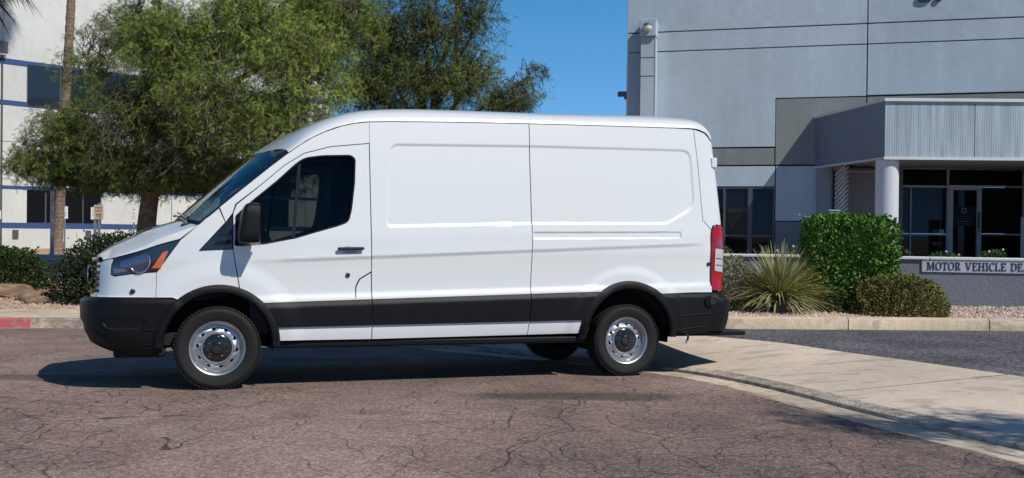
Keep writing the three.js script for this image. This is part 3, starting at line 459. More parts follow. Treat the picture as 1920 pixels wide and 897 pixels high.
// --- cargo sides
both('side_panel', panel([[1.268 + G, 0.397], [2.716 - G, 0.412], [2.730 - G, 0.62], [2.738 - G, 0.818], [2.748 - G, 1.1], [2.750 - G, 1.381], [2.752 - G, 1.9], [2.755 - G, roofEdgeV(2.755) - 0.003], ...[2.3, 1.9, 1.6, 1.4].map((u) => [u, roofEdgeV(u) - 0.003]), [1.240 + G, roofEdgeV(1.24) - 0.003], [1.240 + G, 2.1], [1.247 + G, 1.5], [1.253 + G, 1.142], [1.262 + G, 0.747]], { cell: 0.0095 }), paint);
const sTail = su(4.668);
{
  const q = [[2.716 + G, 0.412], [3.228, 0.418], ...archR(0.475, 172, 8, 30).filter(([x, y]) => y > 0.418), [4.235, 0.45], [su(4.62), 0.46], [sTail - 0.004, 0.8], [sTail - 0.004, 1.418], [su(4.571) - G, 1.512], [su(4.561) - G, 1.8], [su(4.552) - G, 2.065], [su(4.53) - G, 2.424], ...[4.3, 3.9, 3.5, 3.1].map((u) => [u, roofEdgeV(u) - 0.003]), [2.755 + G, roofEdgeV(2.755) - 0.003], [2.752 + G, 1.9], [2.750 + G, 1.381], [2.748 + G, 1.1], [2.738 + G, 0.818], [2.730 + G, 0.62]];
  both('quarter_panel', panel(q, { cell: 0.0095 }), paint);
  const sDoor = sw(0.78, true);
  both('rear_corner', panel([[su(4.571) + G, 1.516], [su(4.668), 1.428], [sTail + 0.02, 1.466], [sDoor, 1.49], [sDoor, 2.288], [su(4.76), 2.325], [su(4.66), 2.395], [su(4.53) + G, 2.424], [su(4.552) + G, 2.065], [su(4.561) + G, 1.8]], { cell: 0.02 }), paint);
  both('rear_door', panel([[sDoor + 0.01, 0.62], [S_REAR, 0.62], [S_REAR, 2.285], [sDoor + 0.01, 2.285]], { cell: 0.06 }), paint);
  both('corner_backing', panel([[sTail + 0.0, 0.62], [sDoor + 0.02, 0.62], [sDoor + 0.02, 1.52], [sTail - 0.01, 1.52]], { off: -0.03, cell: 0.05, ret: 0 }), dark);
  // tail lamps
  const red = phys(0.36, 0.004, 0.006, 0.12, { specularIntensity: 0.5, clearcoat: 0.35, clearcoatRoughness: 0.03 }), white = phys(0.48, 0.50, 0.55, 0.15, { clearcoat: 1, clearcoatRoughness: 0.03 }), deep = phys(0.25, 0.004, 0.008, 0.2, { clearcoat: 1 });
  const sl0 = sTail, sl1 = sw(0.80, true);
  for (const f of [(g) => g, mirrorZ]) {
    const lamp = mesh('tail_lamp', f(panel(fillet([[sl0 + 0.01, 0.822], [sl1, 0.822], [sl1, 1.468], [sl0 + 0.06, 1.464], [sl0 + 0.004, 1.418], [sl0 - 0.006, 0.93]], 0.02), { off: 0.010, ret: 0.03, cell: 0.025, detail: false })), red, van);
    mesh('reversing_lens', f(panel(fillet([[sl0 + 0.035, 1.015], [sl1 - 0.01, 0.985], [sl1 - 0.01, 1.215], [sl0 + 0.035, 1.235]], 0.012), { off: 0.016, ret: 0.01, cell: 0.03, detail: false })), white, lamp);
    for (const v of [1.055, 1.12]) mesh('lens_line', f(panel([[sl0 + 0.05, v + 0.012], [sl1 - 0.03, v], [sl1 - 0.03, v + 0.008], [sl0 + 0.05, v + 0.022]], { off: 0.0172, ret: 0, cell: 0.05, detail: false })), gloss, lamp);
    mesh('lamp_facet', f(panel([[sl0 + 0.03, 1.25], [sl1 - 0.01, 1.23], [sl1 - 0.01, 1.315], [sl0 + 0.03, 1.33]], { off: 0.014, ret: 0.006, cell: 0.04, detail: false })), deep, lamp);
    mesh('lamp_edge', f(tube([[sl0 - 0.008, 0.86], [sl0 - 0.006, 1.2], [sl0 + 0.004, 1.42], [sl0 + 0.06, 1.468], [sl1, 1.472]].map(([s, v]) => new THREE.Vector3(...skin(s, v, 0.008, false))), 0.007, 0.007, 6, 30)), gloss, lamp);
    const mk = new THREE.SphereGeometry(0.02, 14, 10); mk.scale(1, 1, 0.5); mk.translate(...skin(su(4.63), 1.08, 0.006)); mesh('parking_sensor', f(mk), gloss, van);
    const hg = rbox(-0.035, 0.03, -0.05, 0.05, -0.02, 0.03, 0.01); hg.translate(...skin(su(4.80) - 0.005, 2.10, 0.0)); mesh('door_hinge', f(hg), paint, van);
    const hg2 = hg.clone(); hg2.translate(0.03, -0.95, 0.05); mesh('door_hinge', f(hg2), paint, van);
  }
}
// --- black cladding along the sides
{
  const clad = (s, v) => { const d = beltLine(clamp(s, 0, 4.6)) - v; return d < 0.05 ? lerp(0.000, 0.018, sstep(-0.01, 0.055, d)) : 0.018; };
  const seg = (a, b, a2 = a, b2 = b) => panel([[a2, 0.517 + 0.012 * (a2 - 1.28)], [b2, 0.517 + 0.013 * (b2 - 1.28)], [b, beltLine(b)], [a, beltLine(a)]], { off: clad, ret: 0.03, cell: 0.0125 });
  both('side_cladding', seg(0.32, 1.262 - G, 0.44, 1.268 - G), plastic); both('side_cladding', seg(1.262 + G, 2.738 - G, 1.268 + G, 2.724 - G), plastic); both('side_cladding', seg(2.738 + G, 3.43, 2.724 + G, 3.29), plastic);
  both('rocker_step', rbox(0.40, 3.30, 0.328, 0.392, 0.80, 0.955, 0.02), plastic);
}
// --- wheel arch flares
function flare(cx, cy, rin, rout, a0, a1) {
  const prof = [[rin + 0.004, -0.16], [rin, -0.02], [rin + 0.003, 0.012], [rin + 0.016, 0.026], [rin + 0.034, 0.028], [rout - 0.018, 0.022], [rout - 0.004, 0.014], [rout, -0.01]];
  return toCreasedNormals(gridGeo(64, prof.length - 1, (i, j) => { const a = THREE.MathUtils.degToRad(lerp(a0, a1, i)), [r, o] = prof[Math.round(j * (prof.length - 1))], u = cx + r * Math.cos(a), v = cy + r * Math.sin(a), uo = cx + rout * Math.cos(a), vo = Math.max(0.4, cy + rout * Math.sin(a)); const q = skin(su(uo), vo, 0); return [u + (q[0] - uo) * 0.4, v, q[2] + o]; }), 0.7);
}
both('wheel_arch', flare(0, 0.37, 0.418, 0.494, -2, 65.9), plastic); both('wheel_arch', flare(0, 0.37, 0.418, 0.494, 66.2, 182), plastic); both('wheel_arch', flare(3.75, 0.385, 0.442, 0.527, -2, 182), plastic);
for (const cx of [0, 3.75]) for (const sg of [1, -1]) mesh('wheel_well', gridGeo(40, 6, (i, j) => { const a = lerp(-0.15, Math.PI + 0.15, i), r = j > 0.99 ? 0.05 : 0.445; return [cx + r * Math.cos(a), 0.38 + r * Math.sin(a), sg * (j > 0.8 ? 0.60 : lerp(0.95, 0.60, j / 0.8))]; }), dark, van);
// --- rear bumper, step and tow parts
{
  const p = [...archR(0.50, 3, 62, 16), [4.10, 0.79], [su(4.45), 0.802], [S_REAR, 0.81], [S_REAR, 0.44], [su(4.70), 0.415], [4.45, 0.385], [4.26, 0.42]];
  const half = panel(p, { cell: 0.02, ret: 0.03, off: (s, v) => lerp(0.002, 0.016, sstep(0.80, 0.74, v)) + 0.062 * sstep(4.62, 4.9, s) * sstep(0.80, 0.70, v) });
  const b = mesh('rear_bumper', mergeGeometries([half, mirrorZ(half)]), plastic, van);
  const line = (pts, r) => tube(pts.map(([u, v]) => new THREE.Vector3(...skin(su(u), v, 0.018 + (u > 4.62 ? 0.012 : 0)))), r, r, 6, 14);
  for (const f of [(g) => g, mirrorZ]) {
    mesh('bumper_crease', f(line([[4.27, 0.572], [4.45, 0.585], [4.63, 0.597]], 0.007)), plastic, b); mesh('bumper_crease', f(line([[4.27, 0.437], [4.45, 0.455], [4.62, 0.472]], 0.006)), plastic, b);
    mesh('bumper_crease', f(line([[4.745, 0.79], [4.745, 0.6], [4.735, 0.43]], 0.005)), dark, b);
    const cup = new THREE.CylinderGeometry(0.052, 0.058, 0.03, 28); cup.rotateX(Math.PI / 2); cup.translate(...skin(su(4.622), 0.712, 0.022)); const c = mesh('tow_socket', f(cup), plastic, b);
    const cp = new THREE.CylinderGeometry(0.032, 0.036, 0.02, 24); cp.rotateX(Math.PI / 2); cp.translate(...skin(su(4.64), 0.712, 0.042)); mesh('socket_cap', f(cp), gloss, c);
    const rf = rbox(-0.012, 0.012, -0.045, 0.045, -0.03, 0.03, 0.008); rf.translate(4.875, 0.66, 0.905); mesh('side_marker', f(rf), phys(0.7, 0.7, 0.72, 0.2, { clearcoat: 1 }), b);
  }
  mesh('rear_step', rbox(4.62, 5.15, 0.362, 0.408, -0.86, 0.86, 0.012), plastic, b);
  mesh('tow_bar', tube([[4.44, 0.42, 0.86], [4.47, 0.36, 0.87], [4.44, 0.30, 0.885]], 0.013, 0.011, 8), std(0.25, 0.24, 0.23, 0.6, { metalness: 0.5 }), b);
}
// --- roof
{
  const spine = [[0.30, 2.022], [0.44, 2.125], [0.567, 2.212], [0.696, 2.282], [0.829, 2.338], [0.962, 2.383], [1.1, 2.420], [1.3, 2.455], [1.65, 2.489], [2.09, 2.508], [3.0, 2.536], [3.65, 2.566], [4.3, 2.590], [4.6, 2.590]];
  const us = []; for (let u = 0.541; u < 4.4; u += 0.03) us.push(u); for (let s = 4.41; s < S_REAR; s += 0.025) us.push(s); us.push(S_REAR);
  const N = 26, half = gridGeo(us.length - 1, N, (a, b) => {
    const s = us[Math.round(a * (us.length - 1))], u = planAt(s)[0], ve = roofEdgeV(u) + 0.004, Q = skin(s, ve, 0.004, false);
    const su0 = u < 4.3 ? u - 0.215 * Math.pow(clamp((1.35 - u) / 0.81), 1.5) : 4.3, t = Math.pow(b, 1.5), X = lerp(Q[0], su0, t), Z = lerp(Q[2], 0, t);
    const vc = interp(spine, u < 4.3 ? su0 : 4.3);
    return [X, ve + (vc - ve) * Math.pow(1 - Math.pow(1 - t, 5), 0.56), Z];
  });
  const roof = mesh('roof', mergeGeometries([half, mirrorZ(half)]), paint, van);
  const ant = new THREE.ConeGeometry(0.03, 0.10, 14); ant.scale(1.6, 0.8, 0.6); ant.rotateZ(-0.5); ant.translate(1.75, 2.52, 0.0); mesh('antenna', ant, gloss, roof);
  for (const f of [(g) => g, mirrorZ]) { mesh('roof_gutter', f(tube([1.26, 1.6, 2.1, 2.7, 3.3, 3.9, 4.3, 4.5].map((u) => new THREE.Vector3(...skin(su(u), roofEdgeV(u), -0.004, false))), 0.004, 0.004, 6, 60)), dark, roof); }
}
// --- dark strips behind the panel gaps
{
  const ribbon = (pts, w = 0.035, off = -0.02) => gridGeo(pts.length * 4, 1, (i, j) => { const t = i * (pts.length - 1), k = Math.min(pts.length - 2, Math.floor(t)), f = t - k, a = pts[k], b = pts[k + 1], l = Math.hypot(b[0] - a[0], b[1] - a[1]), s = lerp(a[0], b[0], f) - (b[1] - a[1]) / l * w * (j - 0.5), v = lerp(a[1], b[1], f) + (b[0] - a[0]) / l * w * (j - 0.5); return skin(s, v, off, false); });
  for (const pts of [[[0.100, 1.15], [0.135, 0.96], [0.168, 0.766]], [[1.268, 0.40], [1.262, 0.747], [1.253, 1.142], [1.247, 1.5], [1.240, 2.1], [1.24, 2.29]], [[1.24, 2.10], [0.907, 2.056], [0.678, 1.985], [0.515, 1.875], [0.31, 1.69], [0.119, 1.527], [0.095, 1.452]], [[2.716, 0.41], [2.738, 0.818], [2.75, 1.38], [2.755, 2.37]], [[su(4.53), 2.43], [su(4.552), 2.065], [su(4.571), 1.515], [su(4.675), 1.42]], [[1.26, 0.975], [1.153, 0.91], [1.122, 0.847], [1.118, 0.74]], [[su(-0.315), 1.215], [su(-0.17), 1.352]], [[0.04, 1.37], [-0.01, 1.48]]]) both('gap_backing', ribbon(pts), dark);
}
// --- windscreen, cowl and wipers
{
  const edge = (t) => skin(su(lerp(-0.165, 0.545, t)), lerp(1.364, 1.982, t), -0.004, false);
  const scr = (a, b) => { const t = b, E = edge(t), x = 2 * a - 1, k = 1 - Math.pow(Math.abs(x), 2.3), C = [lerp(-0.335, 0.325, t), lerp(1.420, 2.032, t) + 0.012 * Math.sin(t * 3.14)]; return [lerp(E[0], C[0], k), lerp(E[1], C[1], k), E[2] * x]; };
  const ws = mesh('windscreen', gridGeo(40, 20, scr), screenGlass, van);
  mesh('cowl', gridGeo(30, 2, (a, b) => { const q = scr(a, 0.02); return [q[0] - 0.055 * (1 - b) + 0.02, q[1] - 0.03 * (1 - b) - 0.004 , q[2]]; }), plastic, ws);
  for (const [x0, x1] of [[0.90, 0.52], [0.62, 0.22]]) { const pts = [0, 0.33, 0.66, 1].map((k) => { const q = scr(lerp(x0, x1, k), lerp(0.015, 0.075, k)); return new THREE.Vector3(q[0] - 0.025, q[1] + 0.018, q[2]); }); mesh('wiper', tube(pts, 0.011, 0.007, 6), gloss, ws); }
  const seal = (x) => tube([0, 0.25, 0.5, 0.75, 1].map((t) => { const q = scr(x, t); return new THREE.Vector3(...q); }), 0.008, 0.008, 6); mesh('screen_seal', seal(0.004), gloss, ws); mesh('screen_seal', seal(0.996), gloss, ws);
  const rm = rbox(0.17, 0.20, 1.80, 1.87, -0.11, 0.11, 0.012); mesh('rear_view_mirror', rm, cabin, van);
}
// --- door mirrors
for (const sg of [1, -1]) {
  const hs = new THREE.SphereGeometry(1, 40, 28), P = hs.attributes.position;
  for (let i = 0; i < P.count; i++) { const f = (x) => Math.sign(x) * Math.pow(Math.abs(x), 0.45); let x = f(P.getX(i)), y = f(P.getY(i)), z = f(P.getZ(i)); const top = (y + 1) / 2; x = x * lerp(0.104, 0.078, top) + lerp(0.0, 0.012, top) - 0.02 * (1 - top) ; z = z * lerp(0.12, 0.105, top); if (x > 0.05) x = 0.05 + (x - 0.05) * 0.4; P.setXYZ(i, x + 0.228, y * 0.165 + 1.362, sg * (z + 1.165)); }
  hs.computeVertexNormals(); const g = sg < 0 ? (() => { const c = hs.clone(), a = c.index.array; for (let i = 0; i < a.length; i += 3) { const t = a[i + 1]; a[i + 1] = a[i + 2]; a[i + 2] = t; } c.computeVertexNormals(); return c; })() : hs;
  const m = mesh('door_mirror', g, plastic, van);
  mesh('mirror_arm', tube([[0.17, 1.215, sg * 0.95], [0.175, 1.225, sg * 1.02], [0.20, 1.245, sg * 1.09]], 0.045, 0.04, 10), plastic, m);
  mesh('mirror_arm', tube([[0.15, 1.40, sg * 0.94], [0.17, 1.40, sg * 1.01], [0.20, 1.39, sg * 1.08]], 0.03, 0.028, 10), plastic, m);
  const gl = rbox(0.283, 0.287, 1.24, 1.49, 1.075, 1.255, 0.002); if (sg < 0) gl.translate(0, 0, -2.33); mesh('mirror_glass', gl, chrome, m);
  const fl = rbox(0.205, 0.29, 1.192, 1.205, 1.05, 1.25, 0.005); if (sg < 0) fl.translate(0, 0, -2.3); mesh('mirror_skirt', fl, std(0.2, 0.2, 0.21, 0.4), m);
}
// --- cabin and floor
{
  mesh('floor_pan', boxg(-0.5, 4.75, 0.36, 0.46, -0.80, 0.80), dark, van);
  mesh('bulkhead', boxg(1.30, 1.33, 0.46, 2.25, -0.84, 0.84), cabin, van);
  mesh('headliner', gridGeo(8, 8, (a, b) => [lerp(0.60, 1.3, a), lerp(2.0, 2.25, Math.pow(a, 0.8)), lerp(-0.8, 0.8, b)]), cabin, van);
  const dash = new THREE.Shape(); dash.moveTo(-0.30, 1.36); dash.lineTo(0.05, 1.40); dash.quadraticCurveTo(0.26, 1.40, 0.28, 1.25); dash.lineTo(0.24, 0.8); dash.lineTo(-0.30, 0.7); const dg = new THREE.ExtrudeGeometry(dash, { depth: 1.66, bevelEnabled: false }); dg.translate(0, 0, -0.83); mesh('dashboard', dg, cabin, van);
  const st = new THREE.TorusGeometry(0.19, 0.016, 10, 40); st.rotateY(Math.PI / 2); st.rotateZ(0.42); st.translate(0.42, 1.27, 0.42); const wheelM = mesh('steering_wheel', st, gloss, van);
  const hubS = new THREE.CylinderGeometry(0.055, 0.07, 0.05, 20); hubS.rotateZ(Math.PI / 2 + 0.42); hubS.translate(0.40, 1.26, 0.42); mesh('steering_hub', hubS, gloss, wheelM);
  for (const z of [0.43, -0.43]) {
    const seat = mesh('seat', rbox(0.62, 1.14, 0.78, 0.96, z - 0.25, z + 0.25, 0.06, 3), cabin, van);
    const bk = rbox(-0.07, 0.09, 0, 0.66, z - 0.24, z + 0.24, 0.06, 3); bk.rotateZ(-0.18); bk.translate(1.08, 0.92, 0); mesh('seat_back', bk, cabin, seat);
    const hd = rbox(-0.05, 0.05, 0, 0.20, z - 0.13, z + 0.13, 0.04, 3); hd.rotateZ(-0.18); hd.translate(1.22, 1.60, 0); mesh('headrest', hd, cabin, seat);
  }
  for (const sg of [1, -1]) mesh('door_trim', boxg(0.25, 1.25, 0.45, 1.19, sg > 0 ? 0.86 : -0.90, sg > 0 ? 0.90 : -0.86), cabin, van);
  for (const [u, r] of [[0, 0.05], [3.75, 0.075]]) { const ax = new THREE.CylinderGeometry(r, r, 1.6, 14); ax.rotateX(Math.PI / 2); ax.translate(u, 0.34, 0); mesh('axle', ax, dark, van); }
  const df = new THREE.SphereGeometry(0.16, 16, 12); df.translate(3.75, 0.34, 0); mesh('differential', df, dark, van);
  mesh('exhaust', tube([[0.8, 0.36, -0.5], [2.4, 0.36, -0.55], [3.2, 0.36, -0.6], [4.5, 0.36, -0.65]], 0.035, 0.035, 10), dark, van);
}
// --- wheels
{
  const R = 0.356;
  const tyreG = (() => {
    const pr = [[0.222, 0.088], [0.232, 0.098], [0.255, 0.108], [0.285, 0.1165], [0.305, 0.1175], [0.309, 0.1195], [0.313, 0.1175], [0.33, 0.112], [0.343, 0.1], [0.350, 0.085], [0.351, 0]];
    const full = [...pr, ...pr.slice(0, -1).reverse().map(([r, z]) => [r, -z])].map(([r, z]) => new THREE.Vector2(r, z));
    const parts = [new THREE.LatheGeometry(full, 96).toNonIndexed()];
    const tb = (a, z0, z1, r0, r1, da, tilt) => { const g = new THREE.BoxGeometry(r1 - r0, z1 - z0, da).toNonIndexed(); g.translate((r0 + r1) / 2, 0, 0); g.rotateX(tilt); g.translate(0, (z0 + z1) / 2, 0); g.rotateY(a); return g; };
    for (let i = 0; i < 66; i++) { const a = i / 66 * Math.PI * 2; for (const s of [1, -1]) { const g = new THREE.BoxGeometry(0.012, 0.040, 0.022).toNonIndexed(); g.rotateZ(-s * 0.42); g.translate(0.3440, s * 0.092, 0); g.rotateY(a + (s > 0 ? 0 : 0.04)); parts.push(g); parts.push(tb(a + 0.03, s * 0.045 - 0.02, s * 0.045 + 0.02, 0.348, R, 0.024, s * 0.5)); } if (i % 2) parts.push(tb(a, -0.016, 0.016, 0.348, R, 0.055, 0)); }
    const m = mergeGeometries(parts.map((g) => { for (const k of Object.keys(g.attributes)) if (!['position', 'normal', 'uv'].includes(k)) g.deleteAttribute(k); return g; })); m.rotateX(Math.PI / 2); return m;
  })();
  const lathe = (pts, n = 64) => { const g = new THREE.LatheGeometry(pts.map(([r, z]) => new THREE.Vector2(r, z)), n); g.rotateX(Math.PI / 2); return toCreasedNormals(g, 0.6); };
  const rimG = lathe([[0.19, -0.10], [0.197, -0.03], [0.192, 0.03], [0.198, 0.055], [0.206, 0.075], [0.212, 0.088], [0.222, 0.098], [0.230, 0.100], [0.233, 0.094], [0.228, 0.084], [0.222, 0.07]], 96);
  const discG = (() => { const sh = new THREE.Shape(); sh.absarc(0, 0, 0.196, 0, Math.PI * 2); const c = new THREE.Path(); c.absarc(0, 0, 0.05, 0, Math.PI * 2, true); sh.holes.push(c); for (let i = 0; i < 10; i++) { const a = (i + 0.5) / 10 * Math.PI * 2, h = new THREE.Path(); h.absellipse(0.163 * Math.cos(a), 0.163 * Math.sin(a), 0.0125, 0.019, 0, Math.PI * 2, true, a); sh.holes.push(h); } const g = new THREE.ExtrudeGeometry(sh, { depth: 0.008, bevelEnabled: true, bevelSize: 0.003, bevelThickness: 0.003, bevelSegments: 2, curveSegments: 28 }); const P = g.attributes.position; for (let i = 0; i < P.count; i++) { const r = Math.hypot(P.getX(i), P.getY(i)); P.setZ(i, P.getZ(i) + 0.030 + 0.022 * (1 - sstep(0.125, 0.185, r))); } return toCreasedNormals(g, 0.6); })();
  const ringG = lathe([[0.118, 0.058], [0.122, 0.066], [0.130, 0.066], [0.137, 0.056]], 72);
  const capG = lathe([[0.117, 0.05], [0.117, 0.064], [0.105, 0.072], [0.075, 0.074], [0.055, 0.078], [0.050, 0.092], [0.040, 0.096], [0.032, 0.094], [0.028, 0.088], [0, 0.088]], 60);
  const well = lathe([[0.19, -0.02], [0.0, -0.02]], 32);
  const make = (u, z, turn, steer) => {
    const w = new THREE.Group(); w.name = 'wheel'; w.position.set(u, R * 0.965 - 0.004, z); w.scale.set(0.965, 0.965, 1); w.rotation.set(0, (z < 0 ? Math.PI : 0) + steer, 0); van.add(w);
    const spin = new THREE.Matrix4().makeRotationZ(turn), sp = (g) => g.clone().applyMatrix4(spin);
    mesh('tyre', sp(tyreG), rubber, w); mesh('rim', rimG, steel, w); mesh('rim_disc', sp(mergeGeometries([discG.index ? discG.toNonIndexed() : discG, ringG.index ? ringG.toNonIndexed() : ringG])), steel, w); mesh('brake_drum', well, dark, w);
    const lobes = [capG.index ? capG.toNonIndexed() : capG]; for (let i = 0; i < 5; i++) { const a = i / 5 * Math.PI * 2, g = new THREE.SphereGeometry(1, 14, 8).toNonIndexed(); g.scale(0.026, 0.012, 0.012); g.rotateZ(0.5); g.translate(0.083, 0, 0.070); g.rotateZ(a); lobes.push(g); const s2 = new THREE.SphereGeometry(0.009, 10, 6).toNonIndexed(); s2.translate(0.085 * Math.cos(0.63), 0.085 * Math.sin(0.63), 0.072); s2.rotateZ(a); lobes.push(s2); }
    mesh('hub_cap', sp(mergeGeometries(lobes.map((g) => { for (const k of Object.keys(g.attributes)) if (!['position', 'normal', 'uv'].includes(k)) g.deleteAttribute(k); return g; }))), gloss, w);
  };
  make(0, 0.845, 0.2, -0.05); make(3.75, 0.845, -0.15, 0); make(0, -0.845, 0.4, -0.05); make(3.75, -0.845, 0.1, 0);
}

// ---------------------------------------------------------------- grey office building behind the parking lot
const stuccoBump = tex(512, (x, y) => 255 * fbm(x * 60, y * 60, 3, 60, 101), false, 1 / 1.5);
function wallTex(r, g, b, s, amt = 0.14) { return tex(512, (x, y) => { const k = 1 + (fbm(x * 3, y * 3, 4, 3, s) - 0.5) * amt * 2 + (fbm(x * 30, y * 2.2, 3, 0, s + 5) - 0.5) * amt * 0.9 + (fbm(x * 90, y * 90, 2, 90, s + 9) - 0.5) * 0.05; return [r * k, g * k, b * k]; }, true, 1 / 7); }
const wallGrey = std(1, 1, 1, 0.85, { map: wallTex(176, 188, 199, 111, 0.075), bumpMap: stuccoBump, bumpScale: 0.0015 });
const wallOlive = std(1, 1, 1, 0.85, { map: wallTex(132, 139, 137, 121, 0.13), bumpMap: stuccoBump, bumpScale: 0.004 });
const wallDark = std(1, 1, 1, 0.85, { map: wallTex(116, 121, 130, 131, 0.09), bumpMap: stuccoBump, bumpScale: 0.004 });
const jointMat = std(0.035, 0.04, 0.05, 0.9);
const tinted = phys(0.010, 0.011, 0.014, 0.03, { specularIntensity: 0.4 });
const alu = std(0.50, 0.52, 0.55, 0.5);
const bronze = std(0.10, 0.10, 0.11, 0.5, { metalness: 0.3 });
const whiteEdge = std(0.62, 0.64, 0.66, 0.7);
function uvBox(g, k = 1) { const P = g.attributes.position, N = g.attributes.normal, U = g.attributes.uv; for (let i = 0; i < P.count; i++) { const ax = Math.abs(N.getX(i)), ay = Math.abs(N.getY(i)); if (ay > 0.7) U.setXY(i, P.getX(i) * k, P.getZ(i) * k); else if (ax > 0.7) U.setXY(i, P.getZ(i) * k, P.getY(i) * k); else U.setXY(i, P.getX(i) * k, P.getY(i) * k); } return g; }
const office = group('office_building', 7.89, 0, -25.2, -THREE.MathUtils.degToRad(14.6));
tag(office, 'grey concrete office building with a ribbed metal entrance canopy on round columns', 'building');
{
  const slab = (name, x0, x1, y0, y1, mat, z1 = 0, parent = office) => mesh(name, uvBox(rbox(x0, x1, y0, y1, z1 - 0.12, z1, 0.008, 1)), mat, parent);
  const g = 0.028, XL = -4.93, XR = 11;
  mesh('wall_core', boxg(XL + 0.02, 0.8, 0.2, 9.6, -9, -0.10), jointMat, office);
  mesh('wall_core', boxg(0.8, XR, 3.3, 9.6, -9, -0.10), jointMat, office);
  mesh('wall_core', boxg(6.6, XR, 0.2, 3.3, -9, -0.10), jointMat, office);
  // tilt-up panels, each with open joints
  const X1 = 1.30, cols = [[XL, X1 - g / 2], [X1 + g / 2, 7.4], [7.4 + g, XR]];
  for (const [a, b] of cols) { slab('wall_panel', a, b, 6.80 + g, 9.7, wallGrey); slab('wall_panel', a, b, 6.28 + g / 2, 6.80 - g / 2 + 0.01, wallGrey); }
  { const s = new THREE.Shape(); [[XL, 3.63 + g], [-0.965 - g / 2, 3.63 + g], [-0.965 - g / 2, 4.93 + g / 2], [X1 - g / 2, 4.93 + g / 2], [X1 - g / 2, 6.28 - g / 2], [XL, 6.28 - g / 2]].forEach(([x, y], i) => i ? s.lineTo(x, y) : s.moveTo(x, y)); const e = new THREE.ExtrudeGeometry(s, { depth: 0.12, bevelEnabled: false }); e.translate(0, 0, -0.12); mesh('wall_panel', uvBox(e), wallGrey, office); }
  slab('wall_panel', X1 + g / 2, 7.4, 4.93 + g, 6.28 - g / 2, wallGrey); slab('wall_panel', 7.4 + g, XR, 4.93 + g, 6.28 - g / 2, wallGrey);
  slab('wall_panel', XL, -0.965 - g, 3.15 + g, 3.63 - g / 2, wallOlive, -0.012); slab('wall_panel', -0.965, X1 - g / 2, 3.15 + g, 4.93 - g / 2, wallOlive, -0.012); slab('wall_panel', X1 + g / 2, XR, 3.32, 4.93 - g / 2, wallOlive, -0.012);
  // ground floor beside the canopy
  slab('wall_panel', XL, -0.97, 2.60, 3.15 - g / 2, wallGrey); slab('wall_panel', -0.945, 0.8, 1.68 + 0.012, 3.15 - g / 2, wallGrey); slab('wall_panel', -0.945, 0.8, 0.2, 1.68 - 0.012, wallDark, -0.01);
  slab('wall_panel', XL, -3.2, 0.2, 2.575, wallGrey);
  // window beside the canopy
  const win = mesh('window', boxg(-3.15, -0.97, 0.3, 2.58, -0.09, -0.07), tinted, office);
  for (const [a, b, c, d] of [[-3.2, -3.12, 0.3, 2.59], [-2.30, -2.24, 0.3, 2.58], [-1.66, -1.54, 0.3, 2.58], [-1.01, -0.965, 0.3, 2.59], [-3.12, -1.01, 2.54, 2.585], [-3.12, -1.01, 1.26, 1.305], [-3.12, -1.01, 0.28, 0.36]]) mesh('window_frame', boxg(a, b, c, d, -0.06, -0.02 + (b - a < 0.2 ? 0.006 : 0)), bronze, win);
  // rain pipe boxed in at the corner, with scupper head and globe lamp
  const pil = mesh('downpipe_box', uvBox(rbox(-4.52, -4.11, 0.2, 6.62, 0.0, 0.40, 0.015, 1)), wallGrey, office);
  mesh('scupper_head', uvBox(rbox(-4.54, -4.095, 6.62, 7.08, 0.0, 0.50, 0.015, 1)), wallGrey, pil); mesh('corner_bead', boxg(-4.125, -4.10, 0.2, 6.61, 0.40, 0.412), whiteEdge, pil);
  for (const y of [5.55, 6.05]) mesh('pipe_joint', boxg(-4.523, -4.107, y, y + 0.02, 0.398, 0.404), jointMat, pil);
  const lampB = new THREE.SphereGeometry(0.115, 24, 16); lampB.translate(-4.32, 6.84, 0.56); const lamp = mesh('wall_lamp', lampB, phys(0.78, 0.74, 0.70, 0.3), pil); mesh('lamp_hood', (() => { const h = new THREE.SphereGeometry(0.125, 24, 8, 0, Math.PI * 2, 0, Math.PI * 0.42); h.translate(-4.32, 6.845, 0.56); return h; })(), bronze, lamp); mesh('lamp_arm', boxg(-4.35, -4.29, 6.86, 6.94, 0.50, 0.56), bronze, lamp);
  mesh('corner_trim', boxg(XL - 0.01, XL + 0.05, 0.2, 5.92, 0.005, 0.03), whiteEdge, office);
  const cam = mesh('wall_camera', rbox(-5.18, -4.93, 5.08, 5.22, -0.06, 0.06, 0.02), bronze, office); mesh('camera_bracket', boxg(-5.0, -4.93, 5.0, 5.08, -0.03, 0.03), bronze, cam);
}
